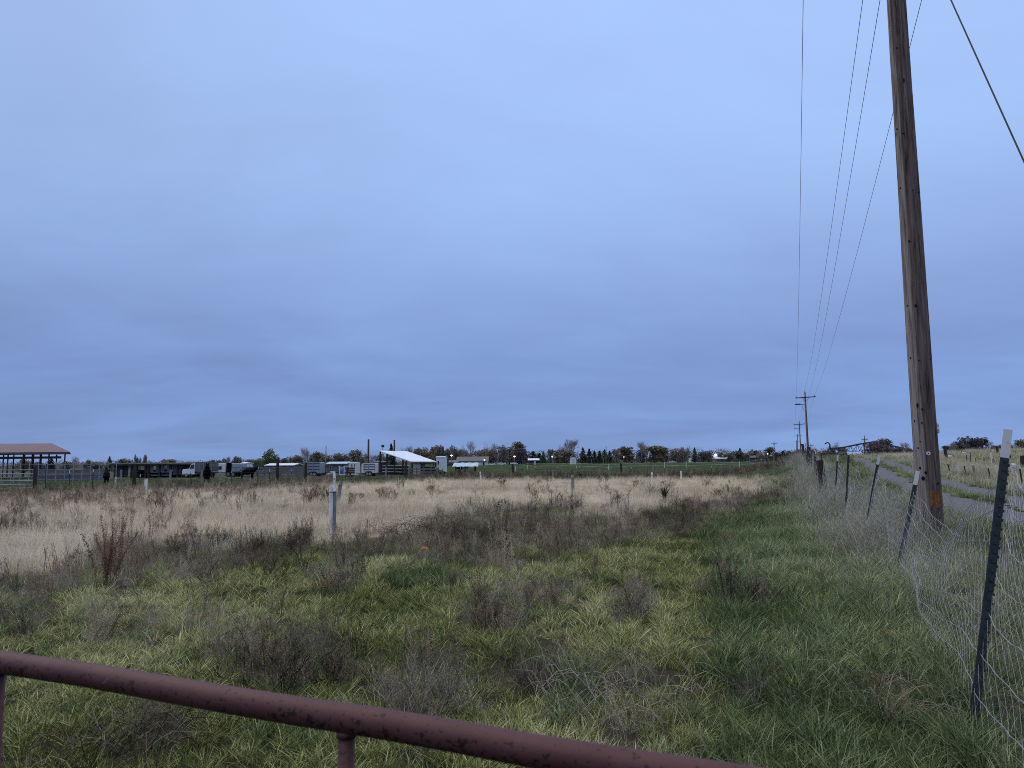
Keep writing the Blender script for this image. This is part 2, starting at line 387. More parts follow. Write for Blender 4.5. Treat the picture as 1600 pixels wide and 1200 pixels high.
def pole_wood():
    m, nt, N, L, out = new_mat('weathered_pole_wood')
    p = N.new('ShaderNodeBsdfPrincipled'); L.new(p.outputs[0], out.inputs[0]); p.inputs['Roughness'].default_value = .9; p.inputs['Specular IOR Level'].default_value = .15
    tc = N.new('ShaderNodeTexCoord')
    mp = N.new('ShaderNodeMapping'); mp.inputs['Scale'].default_value = (1, 1, .045); L.new(tc.outputs['Object'], mp.inputs[0])
    n = N.new('ShaderNodeTexNoise'); n.inputs['Scale'].default_value = 26; n.inputs['Detail'].default_value = 7; n.inputs['Roughness'].default_value = .65; n.inputs['Distortion'].default_value = .5
    L.new(mp.outputs[0], n.inputs['Vector'])
    r = N.new('ShaderNodeValToRGB'); e = r.color_ramp.elements
    e[0].position = .34; e[0].color = (.018, .012, .010, 1); e[1].position = .68; e[1].color = (.195, .148, .125, 1)
    x = e.new(.47); x.color = (.098, .071, .060, 1)
    L.new(n.outputs[0], r.inputs[0])
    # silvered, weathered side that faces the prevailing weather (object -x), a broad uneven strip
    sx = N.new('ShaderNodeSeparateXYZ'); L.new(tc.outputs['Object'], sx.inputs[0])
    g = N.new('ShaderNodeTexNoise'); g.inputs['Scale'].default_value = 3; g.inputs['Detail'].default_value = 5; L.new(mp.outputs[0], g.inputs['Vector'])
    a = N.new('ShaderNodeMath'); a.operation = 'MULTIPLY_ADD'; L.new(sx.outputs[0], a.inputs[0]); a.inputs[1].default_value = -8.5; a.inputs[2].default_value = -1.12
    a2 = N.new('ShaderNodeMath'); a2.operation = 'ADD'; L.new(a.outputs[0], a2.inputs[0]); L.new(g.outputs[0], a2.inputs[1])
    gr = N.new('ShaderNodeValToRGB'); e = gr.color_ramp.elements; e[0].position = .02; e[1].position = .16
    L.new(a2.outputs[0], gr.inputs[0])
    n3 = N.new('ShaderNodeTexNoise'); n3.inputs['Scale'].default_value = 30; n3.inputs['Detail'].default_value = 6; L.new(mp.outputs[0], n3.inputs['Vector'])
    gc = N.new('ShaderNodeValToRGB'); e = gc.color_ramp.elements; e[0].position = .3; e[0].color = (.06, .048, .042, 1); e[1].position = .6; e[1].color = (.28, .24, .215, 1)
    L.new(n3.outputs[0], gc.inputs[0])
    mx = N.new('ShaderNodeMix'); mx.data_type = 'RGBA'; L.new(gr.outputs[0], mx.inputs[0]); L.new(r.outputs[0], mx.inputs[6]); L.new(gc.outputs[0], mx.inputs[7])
    # dark knots
    vo = N.new('ShaderNodeTexVoronoi'); vo.inputs['Scale'].default_value = 5.5; vo.inputs['Randomness'].default_value = 1
    mk = N.new('ShaderNodeMapping'); mk.inputs['Scale'].default_value = (1, 1, .45); L.new(tc.outputs['Object'], mk.inputs[0]); L.new(mk.outputs[0], vo.inputs['Vector'])
    kr = N.new('ShaderNodeValToRGB'); e = kr.color_ramp.elements; e[0].position = .07; e[0].color = (1, 1, 1, 1); e[1].position = .14; e[1].color = (0, 0, 0, 1)
    L.new(vo.outputs['Distance'], kr.inputs[0])
    m2 = N.new('ShaderNodeMix'); m2.data_type = 'RGBA'; L.new(kr.outputs[0], m2.inputs[0]); L.new(mx.outputs[2], m2.inputs[6]); m2.inputs[7].default_value = (.012, .008, .007, 1)
    L.new(m2.outputs[2], p.inputs['Base Color'])
    b = N.new('ShaderNodeBump'); b.inputs['Strength'].default_value = .8; b.inputs['Distance'].default_value = .02; L.new(n.outputs[0], b.inputs['Height']); L.new(b.outputs[0], p.inputs['Normal'])
    return m
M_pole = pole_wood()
M_strip = flat('fresh_split_wood', (.27, .105, .028), .85, c2=(.075, .034, .018), scale=26, stretch=(1, 1, .12), bump=.5)

# ---------------------------------------------------------------- ground, road
def zones(x, y):
    """what grows where: weights of straw, brown weeds, green, tall dry grass"""
    x = np.asarray(x, float); y = np.asarray(y, float)
    px, py = proj(x, y, H(x, y))
    s = x - fence_x(y)
    j = wav(x, y, 2.3) * .5 + wav(x + 9, y - 4, 6.0) * .5
    k = np.clip(2.0 / np.maximum(y, 2) * 12, .1, 2.2)
    T = np.interp(px, [-400, 0, 110, 150, 320, 520, 600, 680, 740, 860, 960, 1020, 1110, 1200, 1250], [916, 914, 905, 852, 854, 850, 846, 815, 795, 795, 806, 800, 785, 772, 760])
    B = np.interp(px, [-400, 0, 150, 300, 500, 570, 640, 750, 800, 880, 1000, 1100, 1200, 1260], [948, 946, 926, 905, 884, 880, 884, 886, 884, 868, 852, 830, 800, 775])
    J = py + j * 14 * k
    tan = 1 - ss(-5, 5, J - T)
    band = ss(-5, 5, J - T) * (1 - ss(-6, 10, J - B))
    # brown strips lying inside the straw further out
    strip = .8 * np.exp(-((J - np.interp(px, [700, 1000, 1230], [812, 806, 792])) / 9) ** 2) * ss(640, 760, px)
    far = (1 - ss(-2, 3, py - np.interp(px, [0, 400, 700, 1250], [776, 764, 750, 747])))
    pasture = far
    ell = [(450, 1035, 130, 55, 1), (650, 1075, 105, 60, .9), (522, 908, 45, 24, .9), (770, 965, 65, 42, .9), (985, 945, 50, 34, .7), (1150, 925, 60, 42, .75), (865, 938, 48, 26, .8),
           (180, 985, 75, 38, .7), (20, 965, 70, 45, .8), (210, 1165, 95, 40, .8), (960, 1065, 85, 40, .75), (1175, 1085, 62, 45, .6), (835, 1055, 65, 45, .8), (345, 985, 90, 30, .6),
           (1000, 1145, 90, 30, .6), (1420, 1085, 80, 26, .5), (690, 1180, 90, 25, .5), (1250, 1130, 60, 25, .4)]
    pat = np.zeros_like(px)
    for cx, cy, rx, ry, a in ell:
        q = ((px - cx) / rx) ** 2 + ((py + j * 10 - cy) / ry) ** 2
        pat = np.maximum(pat, a * (1 - ss(.5, 1.25, q)))
    brown = np.clip(np.maximum(band * .95, np.maximum(strip * tan, pat)), 0, 1)
    right = s > 0
    gl = ss(1040, 1180, px + j * 60) * ss(-4, 20, py - np.interp(px, [1000, 1100, 1200, 1260], [862, 815, 775, 752]))
    gl = np.maximum(gl, (1 - ss(.4, 1.2, ((px - 660) / 75) ** 2 + ((py - 908) / 17) ** 2)))
    gl = np.maximum(gl, (1 - ss(.4, 1.2, ((px - 900) / 65) ** 2 + ((py - 1095) / 45) ** 2)))
    gl = np.maximum(gl, .8 * ss(1150, 1210, px) * (1 - ss(770, 790, py)) * (1 - far))
    green = np.where(right, .6, np.clip(gl, 0, 1))
    tan = np.where(right, 0, tan * (1 - far) * (1 - green * .9))
    brown = np.where(right, 0, brown * (1 - green * .6) * (1 - far))
    tall = np.where(y < 110, np.exp(-((s + .25) / (.45 + .02 * np.clip(y - 10, 0, 30))) ** 2) * ss(6, 12, y) + .36 * ((s > .05) & (s < 1.7 - .035 * np.clip(y - 10, 0, 20))) * ss(1.5, 4, y), 0)
    return dict(px=px, py=py, s=s, tan=tan, brown=brown, green=green, tall=np.clip(tall, 0, 1), pasture=np.where(right, 0, pasture), j=j)
def axis(lo, hi, dense_lo, dense_hi, step, grow):
    v = list(np.arange(dense_lo, dense_hi, step)); d = step; t = v[-1]
    while t < hi: d *= grow; t += d; v.append(t)
    d = step; t = v[0]
    while t > lo: d *= grow; t -= d; v.insert(0, t)
    return np.array(v)
def build_ground():
    X = axis(-5200, 5200, -14, 26, .33, 1.055); Y = axis(-60, 7000, -4, 34, .33, 1.04)
    gx, gy = np.meshgrid(X, Y); gz = H(gx, gy)
    gz = gz - np.where(gy > 500, (gy - 500) * .002, 0)
    nx, ny = len(X), len(Y)
    co = np.stack([gx, gy, gz], -1).reshape(-1, 3)
    i = np.arange(nx - 1); jj = np.arange(ny - 1)
    a = (jj[:, None] * nx + i[None, :]).reshape(-1)
    q = np.stack([a, a + 1, a + nx + 1, a + nx], -1)
    me = bpy.data.meshes.new('ground')
    me.vertices.add(len(co)); me.vertices.foreach_set('co', co.astype(np.float32).ravel())
    me.loops.add(q.size); me.loops.foreach_set('vertex_index', q.astype(np.int32).ravel())
    me.polygons.add(len(q)); me.polygons.foreach_set('loop_start', np.arange(0, q.size, 4, dtype=np.int32)); me.polygons.foreach_set('loop_total', np.full(len(q), 4, np.int32))
    me.update(calc_edges=True)
    me.polygons.foreach_set('use_smooth', [True] * len(q))
    z = zones(gx.ravel(), gy.ravel()); y = gy.ravel(); s = z['s']
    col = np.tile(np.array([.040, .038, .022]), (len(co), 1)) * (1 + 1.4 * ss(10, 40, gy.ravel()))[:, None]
    def lay(w, c):
        nonlocal col
        w = np.clip(w, 0, 1)[:, None]; col = col * (1 - w) + np.array(c) * w
    lay(z['green'], (.032, .036, .018)); lay(z['tan'], (.48, .39, .275)); lay(z['brown'] * .8, (.07, .054, .042)); lay(z['tall'] * .8, (.10, .09, .065))
    p = z['pasture']; lay(p, (.052, .070, .038))
    lay(p * np.where(z['px'] < 470, .5, 0) * (z['py'] < 748), (.13, .125, .11))
    lay(p * ss(-.1, .5, z['j']) * .35, (.13, .13, .06))
    hill = ss(6, 11, s + z['j'] * 3); lay(hill * .55, (.17, .155, .08)); lay(hill * ss(-.35, .4, wav(gx.ravel(), y, 9)) * .8, (.36, .29, .19))
    bank = np.exp(-((s - road_s(y) - 4.3) / 1.8) ** 2) * ss(8, 16, y); lay(bank * .9, (.30, .24, .155))
    ca = me.attributes.new('cover', 'FLOAT_COLOR', 'POINT')
    ca.data.foreach_set('color', np.concatenate([col, np.ones((len(co), 1))], 1).astype(np.float32).ravel())
    m, nt, N, L, out = new_mat('field_soil_and_thatch')
    pb = N.new('ShaderNodeBsdfDiffuse'); L.new(pb.outputs[0], out.inputs[0])
    at_ = N.new('ShaderNodeAttribute'); at_.attribute_name = 'cover'
    tc = N.new('ShaderNodeTexCoord')
    n1 = N.new('ShaderNodeTexNoise'); n1.inputs['Scale'].default_value = 7; n1.inputs['Detail'].default_value = 8; n1.inputs['Roughness'].default_value = .7; L.new(tc.outputs['Object'], n1.inputs['Vector'])
    n2 = N.new('ShaderNodeTexNoise'); n2.inputs['Scale'].default_value = .22; n2.inputs['Detail'].default_value = 6; L.new(tc.outputs['Object'], n2.inputs['Vector'])
    ad = N.new('ShaderNodeMath'); ad.operation = 'ADD'; L.new(n1.outputs[0], ad.inputs[0]); L.new(n2.outputs[0], ad.inputs[1])
    mr = N.new('ShaderNodeMapRange'); mr.inputs[1].default_value = .7; mr.inputs[2].default_value = 1.3; mr.inputs[3].default_value = .45; mr.inputs[4].default_value = 1.45; L.new(ad.outputs[0], mr.inputs[0])
    vm = N.new('ShaderNodeVectorMath'); vm.operation = 'SCALE'; L.new(at_.outputs['Color'], vm.inputs[0]); L.new(mr.outputs[0], vm.inputs['Scale'])
    L.new(vm.outputs[0], pb.inputs[0])
    bp = N.new('ShaderNodeBump'); bp.inputs['Strength'].default_value = .6; bp.inputs['Distance'].default_value = .05; L.new(n1.outputs[0], bp.inputs['Height']); L.new(bp.outputs[0], pb.inputs['Normal'])
    me.materials.append(m)
    o = bpy.data.objects.new('ground', me); COL.objects.link(o); tag(o, kind='structure')
build_ground()
def build_road():
    mb = MB()
    for sgn in (-1, 1):
        ys = np.concatenate([np.arange(-6, 40, .4), np.arange(40, 130, 1.0)])
        prev = None
        for y in ys:
            c = float(fence_x(y) + road_s(y) + sgn * .87)
            wl = .62 + .14 * math.sin(y * 1.7 + sgn) + .10 * math.sin(y * 4.1 + 2 * sgn); wr = .62 + .14 * math.sin(y * 1.3 + 2 - sgn) + .10 * math.sin(y * 3.7)
            if y < 26: 
                k = float(1 - ss(15, 26, y)) * .42; wl += k; wr += k
            row = []
            for t in (-1, -.5, 0, .5, 1):
                x = c + (wl * t if t < 0 else wr * t)
                row.append(Vector((x, y, h1(x, y) + (.02 if abs(t) < 1 else -.01) + .0003 * y)))
            if prev:
                for a in range(4): mb.quad(prev[a], prev[a + 1], row[a + 1], row[a])
            prev = row
    o = mb.build('gravel_road', M_gravel, smooth=True); tag(o, kind='structure')
build_road()

# ---------------------------------------------------------------- grass
def tuft(seed, n, r, h0, h1_, w, bend, lean=(0, 0), seg=3, heads=0.0, stems=0, radial=False):
    g = np.random.default_rng(seed); V = []; Fc = []; T = []
    for b in range(n + stems):
        a = g.uniform(0, 6.283); q = r * math.sqrt(g.uniform()); bx, by = q * math.cos(a), q * math.sin(a)
        h = g.uniform(h0, h1_); wk = 1.5 if b % 3 == 0 else .9; az = g.uniform(0, 6.283); bd = bend * g.uniform(.3, 1.3)
        if radial: az = a + g.gauss(0, .55) if hasattr(g, 'gauss') else a + g.normal(0, .55); bd = bend * (.25 + q / r * .9) * g.uniform(.6, 1.25)
        dx, dy = math.cos(az) * bd + lean[0], math.sin(az) * bd + lean[1]
        wa = g.uniform(0, 6.283); wx, wy = math.cos(wa) * w * wk / 2, math.sin(wa) * w * wk / 2
        o = len(V); tt = g.uniform()
        if b >= n:
            h = h1_ * g.uniform(1.3, 2.0); tt = 1.0; dx, dy = dx * .8 + lean[0], dy * .8 + lean[1]; wx *= .55; wy *= .55
        for k in range(seg + 1):
            t = k / seg; zz = h * t * (1 - .32 * min(1.5, math.hypot(dx, dy)) * t); f = h * t * t
            cx, cy = bx + dx * f, by + dy * f; ww = (1 - t) ** .6 if k < seg else 0
            if k < seg: V += [(cx - wx * ww, cy - wy * ww, zz - .01), (cx + wx * ww, cy + wy * ww, zz - .01)]
            else: V.append((cx, cy, zz))
        for k in range(seg - 1): Fc.append((o + 2 * k, o + 2 * k + 1, o + 2 * k + 3, o + 2 * k + 2)); T.append(tt)
        Fc.append((o + 2 * seg - 2, o + 2 * seg - 1, o + 2 * seg)); T.append(tt)
        if g.uniform() < heads:        # seed head
            cx, cy = bx + dx * h, by + dy * h; zz = h * (1 - .32 * min(1.5, math.hypot(dx, dy)))
            for e in range(4):
                o = len(V); a = g.uniform(0, 6.283); l = .02; zz2 = zz - .018 * e
                V += [(cx, cy, zz2), (cx + math.cos(a) * .006, cy + math.sin(a) * .006, zz2 + .012), (cx + math.cos(a) * .004, cy + math.sin(a) * .004, zz2 + .028)]
                Fc.append((o, o + 1, o + 2)); T.append(min(1, tt + .2))
    mb = MB(); mb.v = V; mb.f = Fc; mb.t = T
    return mb
def source_coll(name, mbs, mat):
    c = bpy.data.collections.new(name)
    for i, mb in enumerate(mbs):
        me = mb.mesh(name + '_source'); me.materials.append(mat)
        o = bpy.data.objects.new('%s_source_%02d' % (name, i), me); c.objects.link(o)
    return c
def scatter(name, coll, nvar, P, scl, tone=None, tilt=.12, label=None, zrot=None):
    n = len(P)
    me = bpy.data.meshes.new(name); me.vertices.add(n); me.vertices.foreach_set('co', np.asarray(P, np.float32).ravel())
    g = np.random.default_rng(len(P))
    rot = np.stack([g.normal(0, tilt, n), g.normal(0, tilt, n), g.uniform(0, 6.283, n) if zrot is None else zrot], -1)
    me.attributes.new('rot', 'FLOAT_VECTOR', 'POINT').data.foreach_set('vector', rot.astype(np.float32).ravel())
    me.attributes.new('scl', 'FLOAT', 'POINT').data.foreach_set('value', np.asarray(scl, np.float32))
    me.attributes.new('idx', 'INT', 'POINT').data.foreach_set('value', g.integers(0, nvar, n).astype(np.int32))
    me.attributes.new('tone', 'FLOAT', 'POINT').data.foreach_set('value', np.asarray(g.uniform(0, 1, n) if tone is None else tone, np.float32))
    o = bpy.data.objects.new(name, me); COL.objects.link(o)
    ng = bpy.data.node_groups.new(name + '_scatter', 'GeometryNodeTree')
    ng.interface.new_socket('Geometry', in_out='INPUT', socket_type='NodeSocketGeometry'); ng.interface.new_socket('Geometry', in_out='OUTPUT', socket_type='NodeSocketGeometry')
    N, L = ng.nodes, ng.links
    gi = N.new('NodeGroupInput'); go = N.new('NodeGroupOutput'); ip = N.new('GeometryNodeInstanceOnPoints'); ci = N.new('GeometryNodeCollectionInfo')
    ci.inputs['Collection'].default_value = coll; ci.inputs['Separate Children'].default_value = True; ci.inputs['Reset Children'].default_value = True
    def na(nm, ty):
        q = N.new('GeometryNodeInputNamedAttribute'); q.data_type = ty; q.inputs['Name'].default_value = nm; return q.outputs['Attribute']
    L.new(gi.outputs[0], ip.inputs['Points']); L.new(ci.outputs[0], ip.inputs['Instance']); ip.inputs['Pick Instance'].default_value = True
    L.new(na('idx', 'INT'), ip.inputs['Instance Index']); L.new(na('rot', 'FLOAT_VECTOR'), ip.inputs['Rotation']); L.new(na('scl', 'FLOAT'), ip.inputs['Scale'])
    L.new(ip.outputs[0], go.inputs[0])
    md = o.modifiers.new('scatter', 'NODES'); md.node_group = ng
    tag(o, kind='stuff', label=label, cat='grass' if 'grass' in name else 'plants')
    return o
def sample(y0, y1, dens, xl=-.86, xr=.80, pad=1.2):
    A = .5 * (xr - xl) * (y1 ** 2 - y0 ** 2) + 2 * pad * (y1 - y0)
    n = int(A * dens * 1.3)
    y = RNG.uniform(y0, y1, n); hw = (xr - xl) * y + 2 * pad
    keep = RNG.uniform(0, 1, n) < hw / hw.max(); y = y[keep]
    x = RNG.uniform(xl * y - pad, xr * y + pad)
    return x, y
def pts(x, y, dz=0): return np.stack([x, y, H(x, y) + dz], -1)

road_mask = lambda s, y: np.minimum(np.abs(s - road_s(y) + .87), np.abs(s - road_s(y) - .87)) < np.where(y < 18, .85, .55)
def plant_grass():
    short = source_coll('short_grass', [tuft(i, 42, .055, .04, .115, .0052, 1.05, radial=True) for i in range(6)], M_short)
    green = source_coll('meadow_grass', [tuft(20 + i, 44, .060, .07, .185, .0046, .95, lean=(-.15, -.1), stems=(0, 1, 0, 0, 2, 0)[i], radial=True) for i in range(6)], M_green)
    straw = source_coll('straw_grass', [tuft(40 + i, 26, .15, .10, .32, .005, .38, heads=.35) for i in range(6)], M_straw)
    tall = source_coll('tall_dry_grass', [tuft(60 + i, 20, .15, .20, .62, .0045, .75, lean=(-.22, -.15), seg=4, heads=.4) for i in range(6)], M_tall)
    acc = {k: [[], [], []] for k in ('short', 'green', 'straw', 'tall')}
    def put(k, x, y, sc, tone):
        acc[k][0].append(pts(x, y)); acc[k][1].append(sc); acc[k][2].append(tone)
    for y0, y1, d, sc in ((1.9, 5, 165, .95), (5, 9, 112, 1.05), (9, 15, 60, 1.25), (15, 26, 26, 1.4), (26, 45, 9.5, 1.75), (45, 92, 3.2, 2.2), (92, 170, .55, 2.6)):
        x, y = sample(y0, y1, d); z = zones(x, y); n = len(x); u = RNG.uniform(0, 1, n)
        s = z['s']; ok = ~((s > 0) & road_mask(s, y))
        tone = np.clip(.5 + .55 * wav(x, y, 3.3) + RNG.normal(0, .22, n), 0, 1)
        w = wav(x + 3, y + 7, 1.1); tus = wav(x - 5, y + 2, .62)
        S = sc * RNG.uniform(.65, 1.3, n) * (1 + .35 * np.clip(tus, -.9, 1.2))
        tallm = ok & (u < z['tall'] * .55)
        put('tall', x[tallm], y[tallm], S[tallm] * np.where(y[tallm] < 11, .72, .85), np.clip(tone[tallm] * .6 + np.where(y[tallm] < 11, .0, .2), 0, 1))
        rest = ok & ~tallm & (z['pasture'] < .5)
        st = rest & (RNG.uniform(0, 1, n) < z['tan'] * (1 - .55 * z['brown']))
        put('straw', x[st], y[st], S[st] * np.where(y[st] > 26, .58, .78), tone[st])
        br = rest & ~st & (RNG.uniform(0, 1, n) < z['brown'] * .35)      # straw-like thatch in the weeds
        put('tall', x[br], y[br], S[br] * .42, tone[br] * .5)
        gr = rest & ~st & ~br & (RNG.uniform(0, 1, n) < np.clip(z['green'] * (.72 + .3 * w) + .08 + .25 * (w > .45), 0, 1))
        put('green', x[gr], y[gr], S[gr] * np.where(z['green'][gr] > .5, 1.05, .7), np.clip(tone[gr] * np.where(s[gr] > 0, 1.1, .85) + .35 * ss(-3, -.5, s[gr]), 0, 1))
        sh = rest & ~st & ~br & ~gr & (RNG.uniform(0, 1, n) < np.clip(.95 - .3 * z['brown'] + .5 * tus, .25, 1))
        hillm = s[sh] > 5
        put('short', x[sh], y[sh], S[sh] * np.where(hillm, .9, 1.0), np.clip(tone[sh] * .9 - .35 * z['brown'][sh] + .05 + .22 * ss(5.5, 9, y[sh]) * (1 - ss(14, 20, y[sh])), 0, 1))
        pa = ok & ~tallm & (z['pasture'] >= .5)
        pa &= RNG.uniform(0, 1, n) < .6
        put('green', x[pa], y[pa], S[pa] * .45, tone[pa] * .35)
        hb = ok & (s > 5.2) & (y > 7) & (RNG.uniform(0, 1, n) < .5 + .5 * np.exp(-((s - road_s(y) - 4.3) / 1.6) ** 2))
        put('straw', x[hb], y[hb], S[hb] * .7, tone[hb] * .7)
    names = dict(short=('short_grass', short, 'short yellow green grass covering the near field'), green=('meadow_grass', green, 'longer dark green grass along the fence and in damp patches'),
                 straw=('straw_grass', straw, 'pale tan dried grass covering the middle of the field'), tall=('tall_dry_grass', tall, 'tall grey tan dried grass growing up through the wire fence'))
    for k, (nm, c, lb) in names.items():
        P, S, T = (np.concatenate(q) for q in acc[k])
        scatter(nm, c, 6, P, S, T, label=lb); print(nm, len(P))
plant_grass()

# ---------------------------------------------------------------- weeds
def rib(mb, pts_, w, tint):
    """thin three sided stem"""
    k = len(pts_); mb.tube(pts_, [w * (1 - .75 * i / (k - 1)) for i in range(k)], 3, False, tint)
def weed(kind, seed):
    g = random.Random(seed); mb = MB()
    def seeds(p, n, spread, sz, t):
        for _ in range(n):
            c = Vector(p) + Vector((g.gauss(0, spread), g.gauss(0, spread), g.gauss(0, spread)))
            a = Vector((g.gauss(0, 1), g.gauss(0, 1), g.gauss(0, 1))).normalized() * sz; b = a.orthogonal().normalized() * sz * .8
            mb.add([c - a, c + b, c + a], [(0, 1, 2)], min(1, max(0, t + g.uniform(-.2, .2))))
    if kind == 'bush':                       # round, finely twigged
        for i in range(26):
            az = g.uniform(0, 6.283); el = g.uniform(.5, 1.5); L = g.uniform(.26, .60)
            d = Vector((math.cos(az) * math.cos(el), math.sin(az) * math.cos(el), math.sin(el)))
            b = Vector((g.gauss(0, .05), g.gauss(0, .05), 0)); t = g.random()
            p = [b + d * L * q + Vector((0, 0, -.10 * q * q * math.cos(el))) + Vector((g.gauss(0, .014), g.gauss(0, .014), 0)) * (q > 0) for q in (0, .35, .7, 1)]
            rib(mb, p, .0042, t)
            for j in range(6):
                q = g.uniform(.3, 1); s0 = b + d * L * q + Vector((0, 0, -.10 * q * q * math.cos(el)))
                e = (d + Vector((g.gauss(0, .5), g.gauss(0, .5), g.gauss(.5, .4)))).normalized() * g.uniform(.06, .18)
                rib(mb, [s0, s0 + e * .5 + Vector((g.gauss(0, .01), 0, 0)), s0 + e], .0029, t * .8)
                seeds(s0 + e * .8, 6, .022, .0072, t); seeds(s0 + e * .3, 2, .02, .007, t)
    elif kind == 'upright':                  # many straight stalks with seed spikes
        for i in range(11):
            az = g.uniform(0, 6.283); ln = g.uniform(.02, .32); L = g.uniform(.35, .85); b = Vector((g.gauss(0, .11), g.gauss(0, .11), 0)); t = g.random()
            f = lambda q: b + Vector((math.cos(az) * ln * q * q * L, math.sin(az) * ln * q * q * L, L * q))
            rib(mb, [f(q) for q in (0, .3, .6, .85, 1)], .0052, t)
            for j in range(7):
                q = g.uniform(.3, .9); a2 = g.uniform(0, 6.283); l2 = g.uniform(.06, .18) * (1.2 - q * .6)
                e = Vector((math.cos(a2) * l2 * .6, math.sin(a2) * l2 * .6, l2))
                rib(mb, [f(q), f(q) + e * .5, f(q) + e], .003, t); seeds(f(q) + e * .75, 7, .018, .010, t)
            for q in (.72, .8, .88, .95, 1): seeds(f(q), 8, .014, .011, t)
    elif kind == 'dock':                     # tall dense seed spikes
        for i in range(13):
            az = g.uniform(0, 6.283); ln = g.uniform(.05, .42); L = g.uniform(.55, 1.0); b = Vector((g.gauss(0, .07), g.gauss(0, .07), 0)); t = g.random()
            f = lambda q: b + Vector((math.cos(az) * ln * q ** 1.5 * L, math.sin(az) * ln * q ** 1.5 * L, L * q * (1 - .12 * ln * q)))
            rib(mb, [f(q) for q in (0, .25, .5, .75, 1)], .005, t)
            for j in range(22):
                q = .26 + .74 * j / 21; seeds(f(q), 10, .017 * (1.25 - q * .6), .0135, t)
    elif kind == 'branchy':                  # open branching skeleton, dark
        def grow(p, d, L, r, dep):
            q = p + d * L * .5 + Vector((g.gauss(0, .02), g.gauss(0, .02), 0)) * L * 2; e = p + d * L
            rib(mb, [p, q, e], r, .3)
            if dep == 0: seeds(e, 9, .02, .010, .35); return
            for _ in range(3):
                nd = (d + Vector((g.gauss(0, .55), g.gauss(0, .55), g.gauss(.15, .3)))).normalized(); grow(p + d * L * g.uniform(.45, 1), nd, L * g.uniform(.5, .75), r * .6, dep - 1)
        for i in range(4):
            az = g.uniform(0, 6.283); grow(Vector((g.gauss(0, .04), g.gauss(0, .04), 0)), Vector((math.cos(az) * .35, math.sin(az) * .35, 1)).normalized(), .30, .006, 3)
    elif kind == 'mat':                      # collapsed tangle of curved stems
        for i in range(130):
            a = g.uniform(0, 6.283); q = .38 * math.sqrt(g.random()); p = Vector((math.cos(a) * q, math.sin(a) * q, g.uniform(0, .12) * (1 - q))); az = g.uniform(0, 6.283); t = g.random()
            out_ = [p]
            for k in range(4):
                az += g.gauss(0, .5); p = p + Vector((math.cos(az) * .06, math.sin(az) * .06, [.06, .03, -.01, -.03][k] * g.uniform(.4, 1.6))); out_.append(p)
            rib(mb, out_, .0021, t)
    elif kind == 'rosette':                  # stiff spiky leaves
        for i in range(110):
            az = g.uniform(0, 6.283); el = g.uniform(.35, 1.5); L = g.uniform(.3, .55)
            d = Vector((math.cos(az) * math.cos(el), math.sin(az) * math.cos(el), math.sin(el))); w = d.cross(Vector((0, 0, 1))).normalized() * .011
            o = Vector((0, 0, g.uniform(0, .22)))
            mb.add([o - w, o + w, o + d * L * .6 + w * .7, o + d * L, o + d * L * .6 - w * .7], [(0, 1, 2, 3, 4)])
    return mb
WEED = {}
KIDX = dict(bush=1, upright=2, dock=3, branchy=4, mat=5, rosette=6)
def weed_mesh(kind, v):
    k = (kind, v)
    if k not in WEED: WEED[k] = weed(kind, KIDX[kind] * 1000 + v * 13).mesh('weed')
    return WEED[k]
def place_weed(px, py, hpx, kind, mat, label, name='dry_weed', cat='weed', group=None, wid=1.0, v=0, P=None):
    p = P if P is not None else ground(px, py)
    me = weed_mesh(kind, v)
    o = bpy.data.objects.new(name, me)
    if not me.materials: me.materials.append(mat)
    COL.objects.link(o)
    o.material_slots[0].link = 'OBJECT'; o.material_slots[0].material = mat
    hh = hpx / F * p.y
    base = dict(bush=.55, upright=.72, dock=.85, branchy=.62, mat=.17, rosette=.6)[kind]
    k = hh / base
    o.location = (p.x, p.y, p.z - .01); o.scale = (k * wid, k * wid, k); o.rotation_euler = (random.gauss(0, .05), random.gauss(0, .05), random.uniform(0, 6.28))
    return tag(o, label, cat, group)
